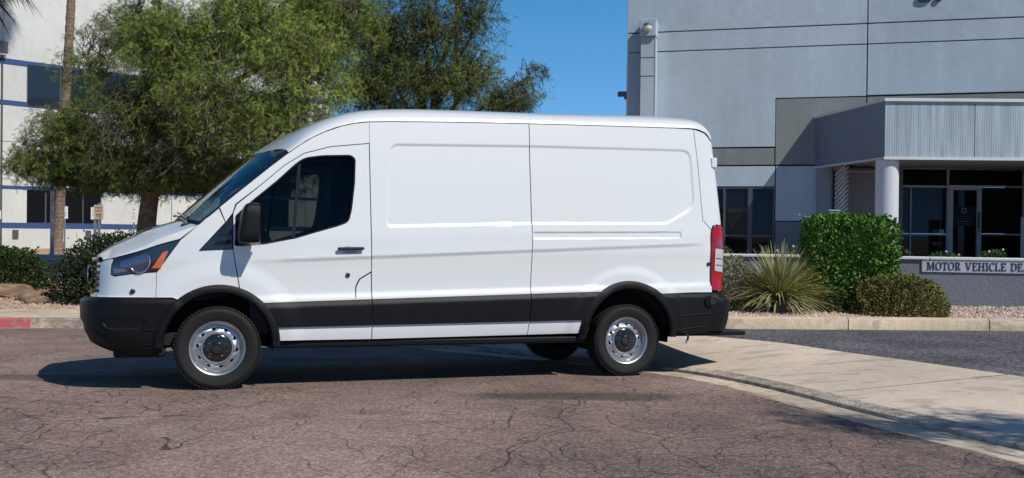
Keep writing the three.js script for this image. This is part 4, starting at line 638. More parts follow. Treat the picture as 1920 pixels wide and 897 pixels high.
{ // canopy, columns and the recessed entrance; built square to the drive, so in world axes under the same building
  const inv = new THREE.Group(); // bakes world coordinates into the building's frame
  office.updateMatrixWorld(true); const W2L = office.matrixWorld.clone().invert(); const wm = (name, g, mat, parent = office) => mesh(name, g.applyMatrix4(W2L), mat, parent);
  const yB = 3.10, yT = 4.375, A = [8.44, 21.8], B = [7.92, 25.2], C = [16.5, 21.6], D = [16.5, 23.2];
  const streak = tex(1024, (x, y) => { const a = fbm(x * 40, y * 1.2, 3, 0, 141), b = fbm(x * 160, y * 0.6, 2, 0, 142), c = vnoise(x * 330, 0.5, 330, 143); const k = 0.86 + 0.24 * a + 0.14 * (b - 0.5) + (c > 0.90 ? 0.10 : 0); return [162 * k, 176 * k, 188 * k]; }, true, 1);
  const ribBump = tex(1024, (x, y) => 255 * Math.pow(0.5 + 0.5 * Math.sin(x * Math.PI * 2 * 64), 6), false, 1);
  const ribbed = std(1, 1, 1, 0.55, { map: streak, bumpMap: ribBump, bumpScale: 0.004 });
  const fascia = (P, Q, a, b) => { const n = Math.max(8, Math.round(Math.hypot(Q[0] - P[0], Q[1] - P[1]) * 12)); return gridGeo(n, 1, (i, j) => [lerp(P[0], Q[0], lerp(a, b, i)), lerp(yB, yT, j), -lerp(P[1], Q[1], lerp(a, b, i))], (i, j) => [lerp(a, b, i) * Math.hypot(Q[0] - P[0], Q[1] - P[1]) / 3.4, j]); };
  const can = wm('canopy', (() => { const g = gridGeo(1, 1, (i, j) => { const P = i ? (j ? C : D) : (j ? A : B); return [P[0], yT - 0.05, -P[1]]; }); return g; })(), jointMat);
  for (let k = 0; k < 4; k++) wm('fascia_panel', fascia(A, C, k / 4 + (k ? 0.0008 : 0), (k + 1) / 4 - 0.0008), ribbed, can);
  wm('fascia_panel', fascia(B, A, 0, 1), std(1, 1, 1, 0.6, { map: wallTex(112, 122, 140, 151, 0.08) }), can);  // side fascia: the shade on this face is put into its colour
  const edgeBar = (P, Q, y, h, o) => { const dx = Q[0] - P[0], dz = Q[1] - P[1], l = Math.hypot(dx, dz), g = new THREE.BoxGeometry(l + 0.06, h, 0.07); g.rotateY(Math.atan2(dz, dx)); g.translate((P[0] + Q[0]) / 2, y, -(P[1] + Q[1]) / 2 + o); return g; };
  wm('canopy_coping', edgeBar(A, C, yT + 0.03, 0.07, 0.02), whiteEdge, can); wm('canopy_coping', edgeBar(B, A, yT + 0.027, 0.06, 0), whiteEdge, can); wm('canopy_drip', edgeBar(A, C, yB - 0.02, 0.06, 0.01), whiteEdge, can); wm('canopy_drip', edgeBar(B, A, yB - 0.017, 0.05, 0), alu, can);
  // ribbed soffit and its row of bolt heads
  const soff = wm('soffit', gridGeo(40, 10, (i, j) => { const P = [lerp(A[0], C[0], i), lerp(A[1], C[1], i)], Q = [lerp(B[0], D[0], i), lerp(B[1], D[1] + 4, i)]; return [lerp(P[0], Q[0], j), yB + 0.06 + (i * 40 % 2) * 0.03, -lerp(P[1], Q[1] , j)]; }), std(0.30, 0.31, 0.33, 0.8), can);
  // columns
  const colMat = std(0.60, 0.63, 0.68, 0.6);
  wm('column', cyl(8.62, 0.2, yB - 0.05, -22.1, 0.255, 0.255, 40), colMat, office); wm('column', cyl(14.6, 0.2, yB - 0.05, -22.0, 0.255, 0.255, 40), colMat, office);
  wm('column', cyl(8.13, 0.2, yB - 0.02, -25.0, 0.20, 0.20, 32), std(0.22, 0.25, 0.31, 0.7), office);  // inner column: darker copy of the column colour, its shade painted in
  // added pale slats shaped like the slanting stripes of sunlight by the inner column
  const scr = wm('sun_stripe_screen', boxg(8.32, 8.36, 0.6, 3.0, -24.93, -24.90), jointMat, office);
  for (let k = 0; k < 17; k++) { const y = 1.15 + k * 0.118, sl = rbox(-0.25, 0.25, -0.016, 0.016, -0.012, 0.012, 0.004, 1); sl.rotateZ(0.80); sl.translate(8.50, y, -24.80); wm('sun_stripe', sl, std(0.60, 0.61, 0.63, 0.5), scr); }
  // recessed lobby: side wall, glazing bars, panes and door
  const lobbyDark = std(0.27, 0.285, 0.31, 0.9);
  wm('lobby_wall', boxg(8.72, 10.15, 0.2, 3.12, -25.9, -25.8), lobbyDark); wm('lobby_wall', boxg(10.12, 10.15, 0.2, 3.06, -25.80, -25.76), alu); wm('lobby_wall', boxg(8.72, 10.12, 3.02, 3.06, -25.79, -25.76), alu);
  wm('lobby_wall', boxg(10.2, 10.9, 0.2, 3.3, -26.9, -26.8), lobbyDark); wm('lobby_wall', boxg(10.55, 10.60, 0.2, 3.15, -26.8, -26.74), bronze);
  wm('lobby_wall', boxg(10.8, 18, 3.23, 3.5, -27.1, -26.9), lobbyDark); wm('lobby_floor', boxg(8, 18, 0.3, 0.44, -27.2, -21.9), lobbyDark);
  const Z = -27.0, pane = (x0, x1, y0, y1) => wm('glass_pane', boxg(x0, x1, y0, y1, Z - 0.02, Z), tinted);
  for (const [a, b, c, d] of [[10.9, 12.2, 2.74, 3.2], [12.25, 14.34, 2.76, 3.2], [10.9, 11.17, 1.4, 2.69], [11.21, 12.2, 1.4, 2.69], [10.9, 11.17, 0.44, 1.35], [11.21, 12.2, 0.44, 1.35], [13.17, 14.34, 1.42, 2.71], [13.17, 14.34, 0.44, 1.37], [14.4, 16.8, 0.44, 3.2]]) pane(a, b, c, d);
  const bar = (a, b, c, d, z = 0.05) => wm('glazing_bar', boxg(a, b, c, d, Z, Z + z), alu);
  bar(10.88, 14.42, 3.20, 3.24, 0.062); bar(10.88, 12.20, 2.69, 2.735); bar(12.255, 14.34, 2.715, 2.755); bar(12.2, 12.255, 0.44, 3.20, 0.056); bar(11.17, 11.21, 0.44, 2.69, 0.047); bar(10.86, 10.90, 0.44, 3.2, 0.056); bar(14.34, 14.40, 0.44, 3.2, 0.056); bar(10.9, 11.17, 1.35, 1.395); bar(11.21, 12.2, 1.35, 1.395); bar(13.17, 14.34, 1.37, 1.415);
  const door = wm('entrance_door', boxg(12.37, 13.05, 0.5, 2.63, Z - 0.015, Z + 0.005), tinted);
  const silver = std(0.62, 0.64, 0.67, 0.5);
  for (const [a, b, c, d] of [[12.26, 12.37, 0.44, 2.71], [13.05, 13.17, 0.44, 2.71], [12.37, 13.05, 2.63, 2.71], [12.37, 13.05, 0.44, 0.58]]) wm('door_frame', boxg(a, b, c, d, Z, Z + 0.07), silver, door);
  wm('door_handle', cyl(13.08, 1.55, 2.02, Z + 0.10, 0.018), jointMat, door); wm('door_lock', cyl(13.10, 1.47, 1.50, Z + 0.08, 0.02), jointMat, door);
  const lt = textSign(0.62, 0.55, 330, (x, w, h) => { x.fillStyle = '#0a0b0e'; x.fillRect(0, 0, w, h); x.strokeStyle = '#9aa0a8'; x.lineWidth = w * 0.05; x.beginPath(); x.arc(w / 2, h * 0.22, w * 0.105, 0.9, 6.9); x.stroke(); x.fillStyle = '#80868f'; for (const [y, l, t] of [[0.50, 0.62, 0.018], [0.61, 0.62, 0.018], [0.74, 0.66, 0.05], [0.87, 0.62, 0.05]]) for (let q = 0; q < 16; q++) if (q % 5 !== 3) x.fillRect(w * (0.5 - l / 2 + q * l / 16), h * y, w * l / 16 * 0.7, h * t); });
  const lg = new THREE.PlaneGeometry(0.62, 0.55); lg.translate(12.71, 1.90, Z + 0.009); wm('door_lettering', lg, new THREE.MeshStandardMaterial({ map: lt, roughness: 0.5 }), door);
  wm('notice', boxg(12.02, 12.15, 1.42, 1.52, Z, Z + 0.006), std(0.42, 0.42, 0.43, 0.7));
}
{ // dark address letters high on the wall, cut off by the top of the picture
  const font = await new FontLoader().loadAsync('fonts/droid/droid_sans_bold.typeface.json');
  const lm = std(0.02, 0.022, 0.03, 0.5); let x = 2.5; for (const ch of ['S', '.']) { const g = new TextGeometry(ch, { font, size: 0.62, depth: 0.05, curveSegments: 8 }); g.computeBoundingBox(); g.translate(x - g.boundingBox.min.x, 7.30, 0.01); x += g.boundingBox.max.x - g.boundingBox.min.x + 0.04; mesh('letter', g, lm, office); }
}
// leaflet rack by the door
{
  const r = group('leaflet_rack', 13.05, 0.44, -24.3); tag(r, 'white wire leaflet rack standing beside the entrance', 'rack');
  mesh('rack_frame', rbox(-0.12, -0.08, 0, 1.35, -0.1, 0.1, 0.008), whiteEdge, r); mesh('rack_frame', rbox(0.5, 0.54, 0, 1.35, -0.1, 0.1, 0.008), whiteEdge, r);
  for (const y of [0.35, 0.72, 1.09]) { mesh('shelf', rbox(-0.08, 0.5, y, y + 0.03, -0.1, 0.1, 0.006), whiteEdge, r); mesh('leaflet', boxg(-0.06, 0.18, y + 0.03, y + 0.26, -0.02, 0.02), std(0.10, 0.18, 0.36, 0.6), r); mesh('leaflet', boxg(0.22, 0.46, y + 0.03, y + 0.25, -0.03, 0.01), std(0.5, 0.52, 0.55, 0.6), r); }
  mesh('rack_top', rbox(-0.12, 0.54, 1.35, 1.39, -0.1, 0.1, 0.008), whiteEdge, r);
}
// ---------------------------------------------------------------- planter wall with the lettered sign
const PW = { x0: 1.2, z0: 15.55, x1: 9.6, z1: 13.55 }; // (X, Z) ends of the front face
const pwA = Math.atan2(PW.z0 - PW.z1, PW.x1 - PW.x0), pwL = Math.hypot(PW.x1 - PW.x0, PW.z1 - PW.z0);
const pwZ = (X) => lerp(PW.z0, PW.z1, (X - PW.x0) / (PW.x1 - PW.x0));
const planter = group('planter_wall', PW.x0, 0, -PW.z0, -pwA);
tag(planter, 'low dark grey planter wall with pale coping in front of the entrance', 'wall');
{
  mesh('wall_face', uvBox(rbox(0, pwL, -0.1, 0.955, -0.22, 0, 0.01, 1)), wallDark, planter);
  for (let k = 0; k < 5; k++) mesh('coping', rbox(k * pwL / 5 + 0.004, (k + 1) * pwL / 5 - 0.004, 0.957, 1.0, -0.25, 0.035, 0.012, 2), std(0.70, 0.71, 0.70, 0.8), planter);
  structure(mesh('planter_soil', boxg(2, 12, 0.3, 0.88, -17.2, -15.9), soilMat));
}
{
  // sign board standing on the wall face
  const sx = (6.19 - PW.x0) / Math.cos(pwA) - 0.05, sg = group('dealer_sign', PW.x0 + Math.cos(pwA) * sx, 0.775, -PW.z0 + Math.sin(pwA) * sx, -pwA);
  tag(sg, 'long pale sign board lettered MOTOR VEHICLE DEALER on the planter wall', 'sign');
  mesh('board', rbox(0, 2.2, 0, 0.19, 0.002, 0.02, 0.004, 1), std(0.50, 0.51, 0.55, 0.7), sg);
  const font = await new FontLoader().loadAsync('fonts/droid/droid_serif_regular.typeface.json'); const lm = std(0.012, 0.02, 0.055, 0.6); let x = 0.07;
  for (const ch of 'MOTOR VEHICLE DEALER') { if (ch === ' ') { x += 0.05; continue; } const g = new TextGeometry(ch, { font, size: 0.118, depth: 0.008, curveSegments: 6 }); g.computeBoundingBox(); const b = g.boundingBox; g.scale(0.80, 1, 1); g.computeBoundingBox(); const c = g.boundingBox; g.translate(x - c.min.x, 0.034, 0.02); x += c.max.x - c.min.x + 0.009; mesh('letter', g, lm, sg); }
}

// ---------------------------------------------------------------- plants
const V3 = THREE.Vector3;
const leafGeo = (() => { const p = [0, 0, 0, 0.5, 0.12, 0.36, 0, 0, 1, 0, 0, 0, 0, 0, 1, -0.5, 0.12, 0.36]; const g = buf(p, null, [0, 0, 1, 0, 0, 1, 0, 0, 0, 1, 1, 0]); return g; })(); // folded leaf along z
// feathery spray: a stalk with paired narrow leaflets
const sprayGeo = (() => { const p = []; for (let k = 0; k < 9; k++) { const z = 0.08 + k * 0.11, droop = -0.14 * z * z; for (const s of [1, -1]) { const l = 0.27 * (1 - 0.5 * Math.abs(z - 0.45)); p.push(0, droop, z - 0.025, s * l, droop - 0.05, z + 0.10, 0, droop, z + 0.03); } } return buf(p); })();
const leafMat = new THREE.MeshPhysicalMaterial({ color: 0xffffff, roughness: 0.65, side: THREE.DoubleSide, specularIntensity: 0.4 });
function scatter(name, parent, geo, n, fn, mat = leafMat) { // fn(i) -> { p, dir, up, s, c }
  const im = shade(new THREE.InstancedMesh(geo, mat, n)), m = new THREE.Matrix4(), z = new V3(), x = new V3(), y = new V3(), col = new THREE.Color(); im.name = name;
  for (let i = 0; i < n; i++) { const a = fn(i); z.copy(a.dir).normalize(); x.crossVectors(a.up ?? new V3(rr(-1, 1), rr(-1, 1), rr(-1, 1)), z).normalize(); y.crossVectors(z, x); m.makeBasis(x.multiplyScalar(a.sw ?? a.s), y.multiplyScalar(a.s), z.multiplyScalar(a.s)); m.setPosition(a.p); im.setMatrixAt(i, m); col.setRGB(a.c[0], a.c[1], a.c[2]); im.setColorAt(i, col); }
  im.userData.kind = 'stuff'; parent.add(im); return im;
}
const mix3 = (a, b, t, k = 1) => [lerp(a[0], b[0], t) * k, lerp(a[1], b[1], t) * k, lerp(a[2], b[2], t) * k];
const rdir = () => { const u = rr(-1, 1), a = rr(0, 6.283), q = Math.sqrt(1 - u * u); return new V3(q * Math.cos(a), u, q * Math.sin(a)); };
const barkTex = tex(512, (x, y) => { const k = 0.7 + 0.6 * fbm(x * 30, y * 6, 3, 0, 201); return [110 * k, 92 * k, 78 * k]; }, true, 1);
const bark = std(1, 1, 1, 0.95, { map: barkTex }), twigMat = std(0.21, 0.165, 0.135, 0.95), darkTwig = std(0.07, 0.055, 0.045, 0.95);

// clipped or mounded shrub; shape(d) gives the surface radius along a direction
function shrub(name, label, X, Z, y0, shape, n, ls, cols, o = {}) {
  const g = group(name, X, y0, -Z); tag(g, label, 'shrub', o.group);
  const stems = []; for (let k = 0; k < 9; k++) { const d = rdir(); d.y = Math.abs(d.y) + 0.3; d.normalize(); const r = shape(d) * 0.85; stems.push(tube([[d.x * 0.05, -0.05, d.z * 0.05], [d.x * r * 0.5, d.y * r * 0.45, d.z * r * 0.5], [d.x * r, d.y * r, d.z * r]], 0.018, 0.006, 5, 6)); }
  mesh('stem', mergeGeometries(stems), darkTwig, g);
  scatter('foliage', g, leafGeo, n, () => {
    let d; do { d = rdir(); } while (d.y < (o.low ?? -0.1)); const R = shape(d), t = Math.pow(rnd(), o.fill ?? 0.22), lump = 1 + (vnoise(d.x * 5 + 9, d.y * 5 + d.z * 4) - 0.5) * (o.lump ?? 0.14), r = R * t * lump * (rnd() < 0.03 ? rr(1.02, 1.12) : 1);
    const p = d.clone().multiplyScalar(r); p.y = Math.max(p.y, o.floor ?? 0.01); const dir = d.clone().multiplyScalar(o.out ?? 0.8).add(rdir().multiplyScalar(0.9)).add(new V3(0, o.lift ?? 0.25, 0));
    const q = rnd(), dead = rnd() < (o.dead ?? 0.0);
    return { p, dir, s: ls * rr(0.55, 1.55), sw: ls * rr(0.5, 0.9) * (o.wide ?? 1), c: dead ? mix3([0.20, 0.14, 0.07], [0.12, 0.08, 0.04], q) : mix3(cols[0], cols[1], q, rr(0.7, 1.25)) };
  });
  return g;
}
const superR = (a, b, c, e) => (d) => 1 / Math.pow(Math.pow(Math.abs(d.x) / a, e) + Math.pow(Math.abs(d.y) / b, e) + Math.pow(Math.abs(d.z) / c, e), 1 / e);
const bed = 0.23;
// boxy bright green hedge: centred mid-height
{
  const g = shrub('clipped_hedge', 'tall boxy bright green clipped hedge before the planter wall', 4.82, 13.75, bed + 0.70, superR(0.60, 0.645, 0.42, 9), 17000, 0.052, [[0.062, 0.145, 0.018], [0.150, 0.270, 0.042]], { low: -1, floor: -0.68, fill: 0.14, lump: 0.09, wide: 1.1, dead: 0.02 });
  g.children[1].instanceMatrix.needsUpdate = true;
  mesh('trunk', cyl(0.05, -0.75, 0.0, 0.0, 0.05, 0.03, 8), darkTwig, g);
}
shrub('mounded_shrub', 'low rounded olive green mounded shrub by the kerb', 5.24, 12.98, bed - 0.03, superR(0.64, 0.58, 0.5, 2.3), 11000, 0.034, [[0.125, 0.130, 0.026], [0.225, 0.205, 0.055]], { low: -0.02, fill: 0.12, dead: 0.10, lump: 0.16 });
shrub('grey_shrub', 'grey green rounded shrub close behind the van bumper', 2.98, 13.3, bed - 0.03, superR(0.42, 0.84, 0.40, 2.6), 8000, 0.036, [[0.15, 0.16, 0.085], [0.29, 0.28, 0.16]], { low: -0.02, fill: 0.14, dead: 0.22, lump: 0.2 });
shrub('planter_shrub', 'small rounded pale green shrub behind the low planter wall', 3.25, 16.3, 0.80, superR(0.50, 0.36, 0.4, 2.4), 3500, 0.045, [[0.10, 0.115, 0.05], [0.19, 0.19, 0.10]], { low: -0.02, dead: 0.1 });
shrub('undergrowth_shrub', 'dark straggly shrub at the foot of the green hedge', 4.62, 13.25, bed - 0.03, superR(0.34, 0.34, 0.22, 2.2), 1400, 0.05, [[0.030, 0.055, 0.018], [0.075, 0.115, 0.035]], { low: -0.02, fill: 0.4, lump: 0.5 });
{ // desert spoon: stiff arching blades round a short trunk, some dry
  const g = group('desert_spoon', 3.66, bed, -13.15); tag(g, 'spiky desert spoon plant with long arching grey green blades', 'plant');
  const pos = [], col = [], nrm = [];
  for (let k = 0; k < 760; k++) {
    const az = rr(0, 6.283), el = Math.asin(clamp(0.12 + 0.86 * Math.pow(rnd(), 0.8), 0, 0.985)), L = rr(0.64, 0.96) * (el < 0.25 ? 0.85 : 1), droop = rr(0.22, 0.6) * Math.cos(el), w = rr(0.010, 0.018), dry = el < 0.3 ? rnd() < 0.6 : rnd() < 0.13;
    const c0 = dry ? [0.36, 0.29, 0.15] : mix3([0.18, 0.22, 0.07], [0.45, 0.44, 0.16], rnd()), c1 = rnd() < 0.55 || dry ? [0.42, 0.34, 0.18] : [c0[0] * 1.3, c0[1] * 1.25, c0[2] * 1.1];
    const side = new V3(-Math.sin(az), 0, Math.cos(az)), P = (t) => { const r = 0.06 + L * t; return new V3(Math.cos(az) * Math.cos(el) * r, 0.16 + Math.sin(el) * r - droop * t * t * L, Math.sin(az) * Math.cos(el) * r); };
    const N = 5; for (let i = 0; i < N; i++) { const a = i / N, b = (i + 1) / N, A = P(a), B = P(b), wa = w * (1 - a * 0.9), wb = w * (1 - b * 0.92); const A0 = A.clone().addScaledVector(side, wa), A1 = A.clone().addScaledVector(side, -wa), B0 = B.clone().addScaledVector(side, wb), B1 = B.clone().addScaledVector(side, -wb); A.y -= wa * 0.6; B.y -= wb * 0.6;
      for (const [q, t] of [[A0, a], [A, a], [B, b], [A0, a], [B, b], [B0, b], [A, a], [A1, a], [B1, b], [A, a], [B1, b], [B, b]]) { pos.push(q.x, Math.max(0.01, q.y), q.z); const c = mix3(c0, c1, sstep(0.45, 1, t)); col.push(...c); } }
  }
  const bg = buf(pos); bg.setAttribute('color', new THREE.Float32BufferAttribute(col, 3)); const bl = mesh('blades', bg, new THREE.MeshStandardMaterial({ vertexColors: true, roughness: 0.7, side: THREE.DoubleSide }), g); bl.userData.kind = 'stuff';
  mesh('trunk', cyl(0, -0.05, 0.24, 0, 0.11, 0.08, 12), twigMat, g);
  for (const [dx, dz, l] of [[-0.30, 0.30, 0.42], [0.22, 0.34, 0.3], [0.32, 0.2, 0.36]]) mesh('dry_leaf', tube([[0.02, 0.14, 0.05], [dx * 0.6, 0.10, dz * 0.7], [dx * 1.5, 0.01, dz * 1.1]], 0.014, 0.008, 5, 6), std(0.50, 0.42, 0.28, 0.9), g);
}
// flowers in the planter
const flowerSpots = []; for (let k = 0; k < 13; k++) flowerSpots.push([4.0 + k * 0.42 + rr(-0.12, 0.12), 16.2 + rr(-0.2, 0.2), rr(0.10, 0.26)]);
flowerSpots.forEach(([X, Z, h], i) => {
  const g = group('planter_flower', X * 1.08, 0.87, -Z); tag(g, 'small white flowering plant growing in the raised planter', 'plant', 'flowers behind the planter wall');
  scatter('foliage', g, leafGeo, 70, () => { const d = rdir(); d.y = Math.abs(d.y); return { p: new V3(d.x * 0.16, d.y * h * 0.8, d.z * 0.12), dir: d.clone().add(new V3(0, 0.4, 0)), s: 0.08, sw: 0.05, c: mix3([0.05, 0.09, 0.03], [0.10, 0.15, 0.05], rnd()) }; });
  for (let k = 0; k < 1; k++) { const b = new THREE.IcosahedronGeometry(0.019, 1); b.translate(rr(-0.15, 0.15), h * rr(0.9, 1.25), rr(-0.05, 0.12)); mesh('blossom', b, std(0.72, 0.70, 0.72, 0.8), g); }
});
// bushes beside the far pavement
shrub('dark_bush', 'large dark green bush beside the pavement ahead of the van', -7.35, 18.4, -0.12, superR(1.45, 1.34, 0.9, 2.2), 15000, 0.062, [[0.014, 0.024, 0.010], [0.032, 0.048, 0.018]], { low: -0.02, fill: 0.16, lump: 0.22 });
shrub('dark_bush', 'low spreading green bush on the sandy bank past the red kerb', -10.75, 20.2, 0.03, superR(0.98, 0.86, 0.8, 2.2), 9000, 0.06, [[0.020, 0.036, 0.012], [0.050, 0.075, 0.024]], { low: -0.02, fill: 0.16, lump: 0.26 });
{ // boulders on the bank
  const rock = std(1, 1, 1, 0.95, { map: concreteTex(168, 138, 112, 221, 0.4) });
  for (const [X, Z, r, sy, label] of [[-9.95, 18.9, 0.42, 0.45, 'tan boulder on the sandy bank beneath the low spreading bush'], [-9.15, 18.35, 0.24, 0.55, 'small dark boulder between the two dark bushes'], [-8.85, 17.9, 0.20, 0.5, 'flat stone lying nearest the large dark bush']]) { const g = new THREE.IcosahedronGeometry(r, 3), P = g.attributes.position; for (let i = 0; i < P.count; i++) { const k = 1 + (vnoise(P.getX(i) * 6 / r * 0.3 + X, P.getY(i) * 2 / r + P.getZ(i) * 2 / r) - 0.5) * 0.5; P.setXYZ(i, P.getX(i) * k * 1.3, P.getY(i) * k * sy, P.getZ(i) * k); } g.computeVertexNormals(); const m = mesh('boulder', g, rock); m.position.set(X, soilY(Z) + r * sy * 0.3, -Z); tag(m, label, 'boulder'); }
}
// ---------------------------------------------------------------- fine-leaved desert trees: limbs, drooping twigs, feathery sprays
function desertTree(name, label, X, Z, y0, trunkH, blobs, cols, o = {}) {
  const g = group(name, X, y0, -Z); tag(g, label, 'tree');
  const limbs = [], twigs = [], sprays = [];
  const fork = new V3(0.15, trunkH, 0);
  mesh('trunk', tube([[0, -0.3, 0], [0.05, trunkH * 0.5, 0.03], fork], o.tr ?? 0.26, (o.tr ?? 0.26) * 0.8, 12, 8), bark, g);
  for (const [bx, by, bz, rx, ry, rz, dens, tone] of blobs) {
    const c = new V3(bx, by, bz), root = fork.clone().lerp(c, 0.35); root.y = lerp(fork.y, c.y, 0.55);
    limbs.push(tube([fork, root, c.clone().add(new V3(0, -ry * 0.25, 0))], rr(0.09, 0.14), 0.03, 7, 10));
    const nT = Math.round(dens * 0.075);
    for (let k = 0; k < nT; k++) {
      const d = rdir(); if (d.z < -0.35 && rnd() < 0.5) d.z *= -1; const t = Math.pow(rnd(), 0.42), e = new V3(c.x + d.x * rx * t, c.y + d.y * ry * t, c.z + d.z * rz * t), s = c.clone().lerp(e, rr(0.1, 0.45)).add(new V3(rr(-0.2, 0.2), rr(-0.1, 0.3), rr(-0.2, 0.2)));
      const j = () => rr(-0.28, 0.28), mid = s.clone().lerp(e, 0.45).add(new V3(j(), j() + 0.08, j())), mid2 = s.clone().lerp(e, 0.78).add(new V3(j() * 0.7, j() * 0.7, j() * 0.7)), tip = e.clone().add(new V3(rr(-0.3, 0.3), rr(-0.28, 0.12), rr(-0.2, 0.2)));
      const cv = new THREE.CatmullRomCurve3([s, mid, mid2, e, tip]); twigs.push([cv, rr(0.008, 0.018)]); const clump = rr(0.55, 1.45);
      const per = Math.round(dens / nT * 2.1 * (tone[2] ?? 1)); for (let q = 0; q < per; q++) { const u = 0.25 + 0.75 * Math.sqrt(rnd()), p = cv.getPoint(u), tan = cv.getTangent(u); p.add(rdir().multiplyScalar(0.16 * rnd())); sprays.push([p, tan.multiplyScalar(0.6).add(rdir().multiplyScalar(0.8)).add(new V3(0, -0.03, 0)), tone, clump]); }
    }
  }
  mesh('limbs', mergeGeometries(limbs), bark, g).userData.kind = 'stuff';
  const tw = []; for (const [cv, r] of twigs) { const N = 9, ring = 3, pts = cv.getPoints(N); const p = [], id = []; for (let i = 0; i <= N; i++) for (let k = 0; k < ring; k++) { const a = k / ring * 6.283, q = r * (1 - i / N * 0.75); p.push(pts[i].x + q * Math.cos(a), pts[i].y + q * 0.4 * Math.sin(a), pts[i].z + q * Math.sin(a)); } for (let i = 0; i < N; i++) for (let k = 0; k < ring; k++) { const a = i * ring + k, b = i * ring + (k + 1) % ring; id.push(a, b, b + ring, a, b + ring, a + ring); } tw.push(buf(p, null, null, id)); }
  mesh('twigs', mergeGeometries(tw), o.twig ?? twigMat, g).userData.kind = 'stuff';
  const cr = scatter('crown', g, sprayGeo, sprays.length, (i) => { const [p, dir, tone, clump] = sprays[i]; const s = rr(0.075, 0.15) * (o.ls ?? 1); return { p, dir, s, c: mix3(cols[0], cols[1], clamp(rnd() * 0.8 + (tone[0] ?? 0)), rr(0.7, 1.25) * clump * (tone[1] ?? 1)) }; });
  return g;
}
const px = (k, m, c) => (k - c) / m;
{ // big tree over the far pavement
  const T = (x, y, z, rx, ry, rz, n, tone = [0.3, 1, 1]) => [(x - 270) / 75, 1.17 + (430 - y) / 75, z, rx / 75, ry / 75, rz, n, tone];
  desertTree('desert_tree', 'broad green fine-leaved tree with drooping twigs in front of the striped white building', -9.2, 24, 0.12, 2.1, [
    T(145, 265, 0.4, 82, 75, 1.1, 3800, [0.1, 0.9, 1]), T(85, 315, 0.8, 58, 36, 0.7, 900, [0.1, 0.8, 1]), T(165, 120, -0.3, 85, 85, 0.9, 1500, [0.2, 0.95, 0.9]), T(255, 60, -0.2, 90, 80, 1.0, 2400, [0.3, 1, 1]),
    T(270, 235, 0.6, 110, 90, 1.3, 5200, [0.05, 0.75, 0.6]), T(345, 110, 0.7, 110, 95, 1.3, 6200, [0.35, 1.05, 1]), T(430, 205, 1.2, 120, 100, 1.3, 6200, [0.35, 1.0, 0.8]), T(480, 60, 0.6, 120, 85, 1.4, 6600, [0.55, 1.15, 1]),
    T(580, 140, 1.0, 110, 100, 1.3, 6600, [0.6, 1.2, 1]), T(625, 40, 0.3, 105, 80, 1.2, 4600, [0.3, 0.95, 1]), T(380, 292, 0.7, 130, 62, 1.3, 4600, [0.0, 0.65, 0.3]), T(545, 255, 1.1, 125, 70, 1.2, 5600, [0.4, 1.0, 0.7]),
    T(225, 312, 0.4, 95, 48, 1.2, 3200, [0.0, 0.7, 0.6]), T(140, 328, 0.2, 95, 32, 0.9, 2200, [0, 0.6, 0.8]), T(300, -70, 0, 130, 80, 1.3, 2600), T(460, -80, 0, 130, 80, 1.3, 3000), T(600, -70, 0, 120, 80, 1.2, 2600), T(480, 330, -0.4, 150, 40, 1.0, 2600, [0, 0.6, 0.7]), T(330, 335, 0.5, 150, 26, 0.9, 2400, [0, 0.7, 0.9]), T(185, 345, 0.0, 95, 22, 0.8, 1500, [0, 0.7, 0.9]), T(300, 335, -0.9, 170, 34, 0.8, 3600, [0, 0.55, 0.9])],  // low blobs take a darker leaf tint for the shade under the crown
    [[0.054, 0.098, 0.020], [0.200, 0.275, 0.052]]);
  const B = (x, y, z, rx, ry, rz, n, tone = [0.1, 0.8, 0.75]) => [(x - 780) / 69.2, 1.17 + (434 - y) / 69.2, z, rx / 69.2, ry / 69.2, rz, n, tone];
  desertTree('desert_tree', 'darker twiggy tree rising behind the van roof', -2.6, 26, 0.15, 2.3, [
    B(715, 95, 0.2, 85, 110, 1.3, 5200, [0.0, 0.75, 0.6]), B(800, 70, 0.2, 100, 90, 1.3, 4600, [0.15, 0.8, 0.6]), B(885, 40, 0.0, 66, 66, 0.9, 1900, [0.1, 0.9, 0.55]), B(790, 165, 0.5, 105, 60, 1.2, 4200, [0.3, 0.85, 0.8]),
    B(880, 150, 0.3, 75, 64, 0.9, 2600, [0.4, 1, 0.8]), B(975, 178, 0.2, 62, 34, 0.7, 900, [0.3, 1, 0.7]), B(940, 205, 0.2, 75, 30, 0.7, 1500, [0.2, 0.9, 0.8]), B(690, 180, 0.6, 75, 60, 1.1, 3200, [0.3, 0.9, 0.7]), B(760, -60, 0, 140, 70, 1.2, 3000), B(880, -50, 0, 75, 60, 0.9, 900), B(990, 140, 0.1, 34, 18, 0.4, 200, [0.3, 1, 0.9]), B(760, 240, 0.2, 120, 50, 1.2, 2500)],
    [[0.052, 0.086, 0.022], [0.180, 0.235, 0.052]], { twig: std(0.10, 0.082, 0.072, 0.95) });
}
{ // tree standing off the driveway, whose thin shade streaks the concrete
  const bl = []; for (let k = 0; k < 11; k++) bl.push([-1.3 + rr(-1.5, 1.5), 3.3 + rr(-0.5, 1.0), -0.4 + rr(-1.0, 0.9), rr(0.45, 0.9), rr(0.25, 0.45), rr(0.4, 0.8), 300, [0.3, 1, 0.8]]);
  desertTree('desert_tree', 'thin fine-leaved tree beside the driveway casting streaky shade on the gutter', 7.5, 2.7, 0.1, 2.0, bl, [[0.030, 0.050, 0.014], [0.095, 0.130, 0.030]], { tr: 0.14 });
}
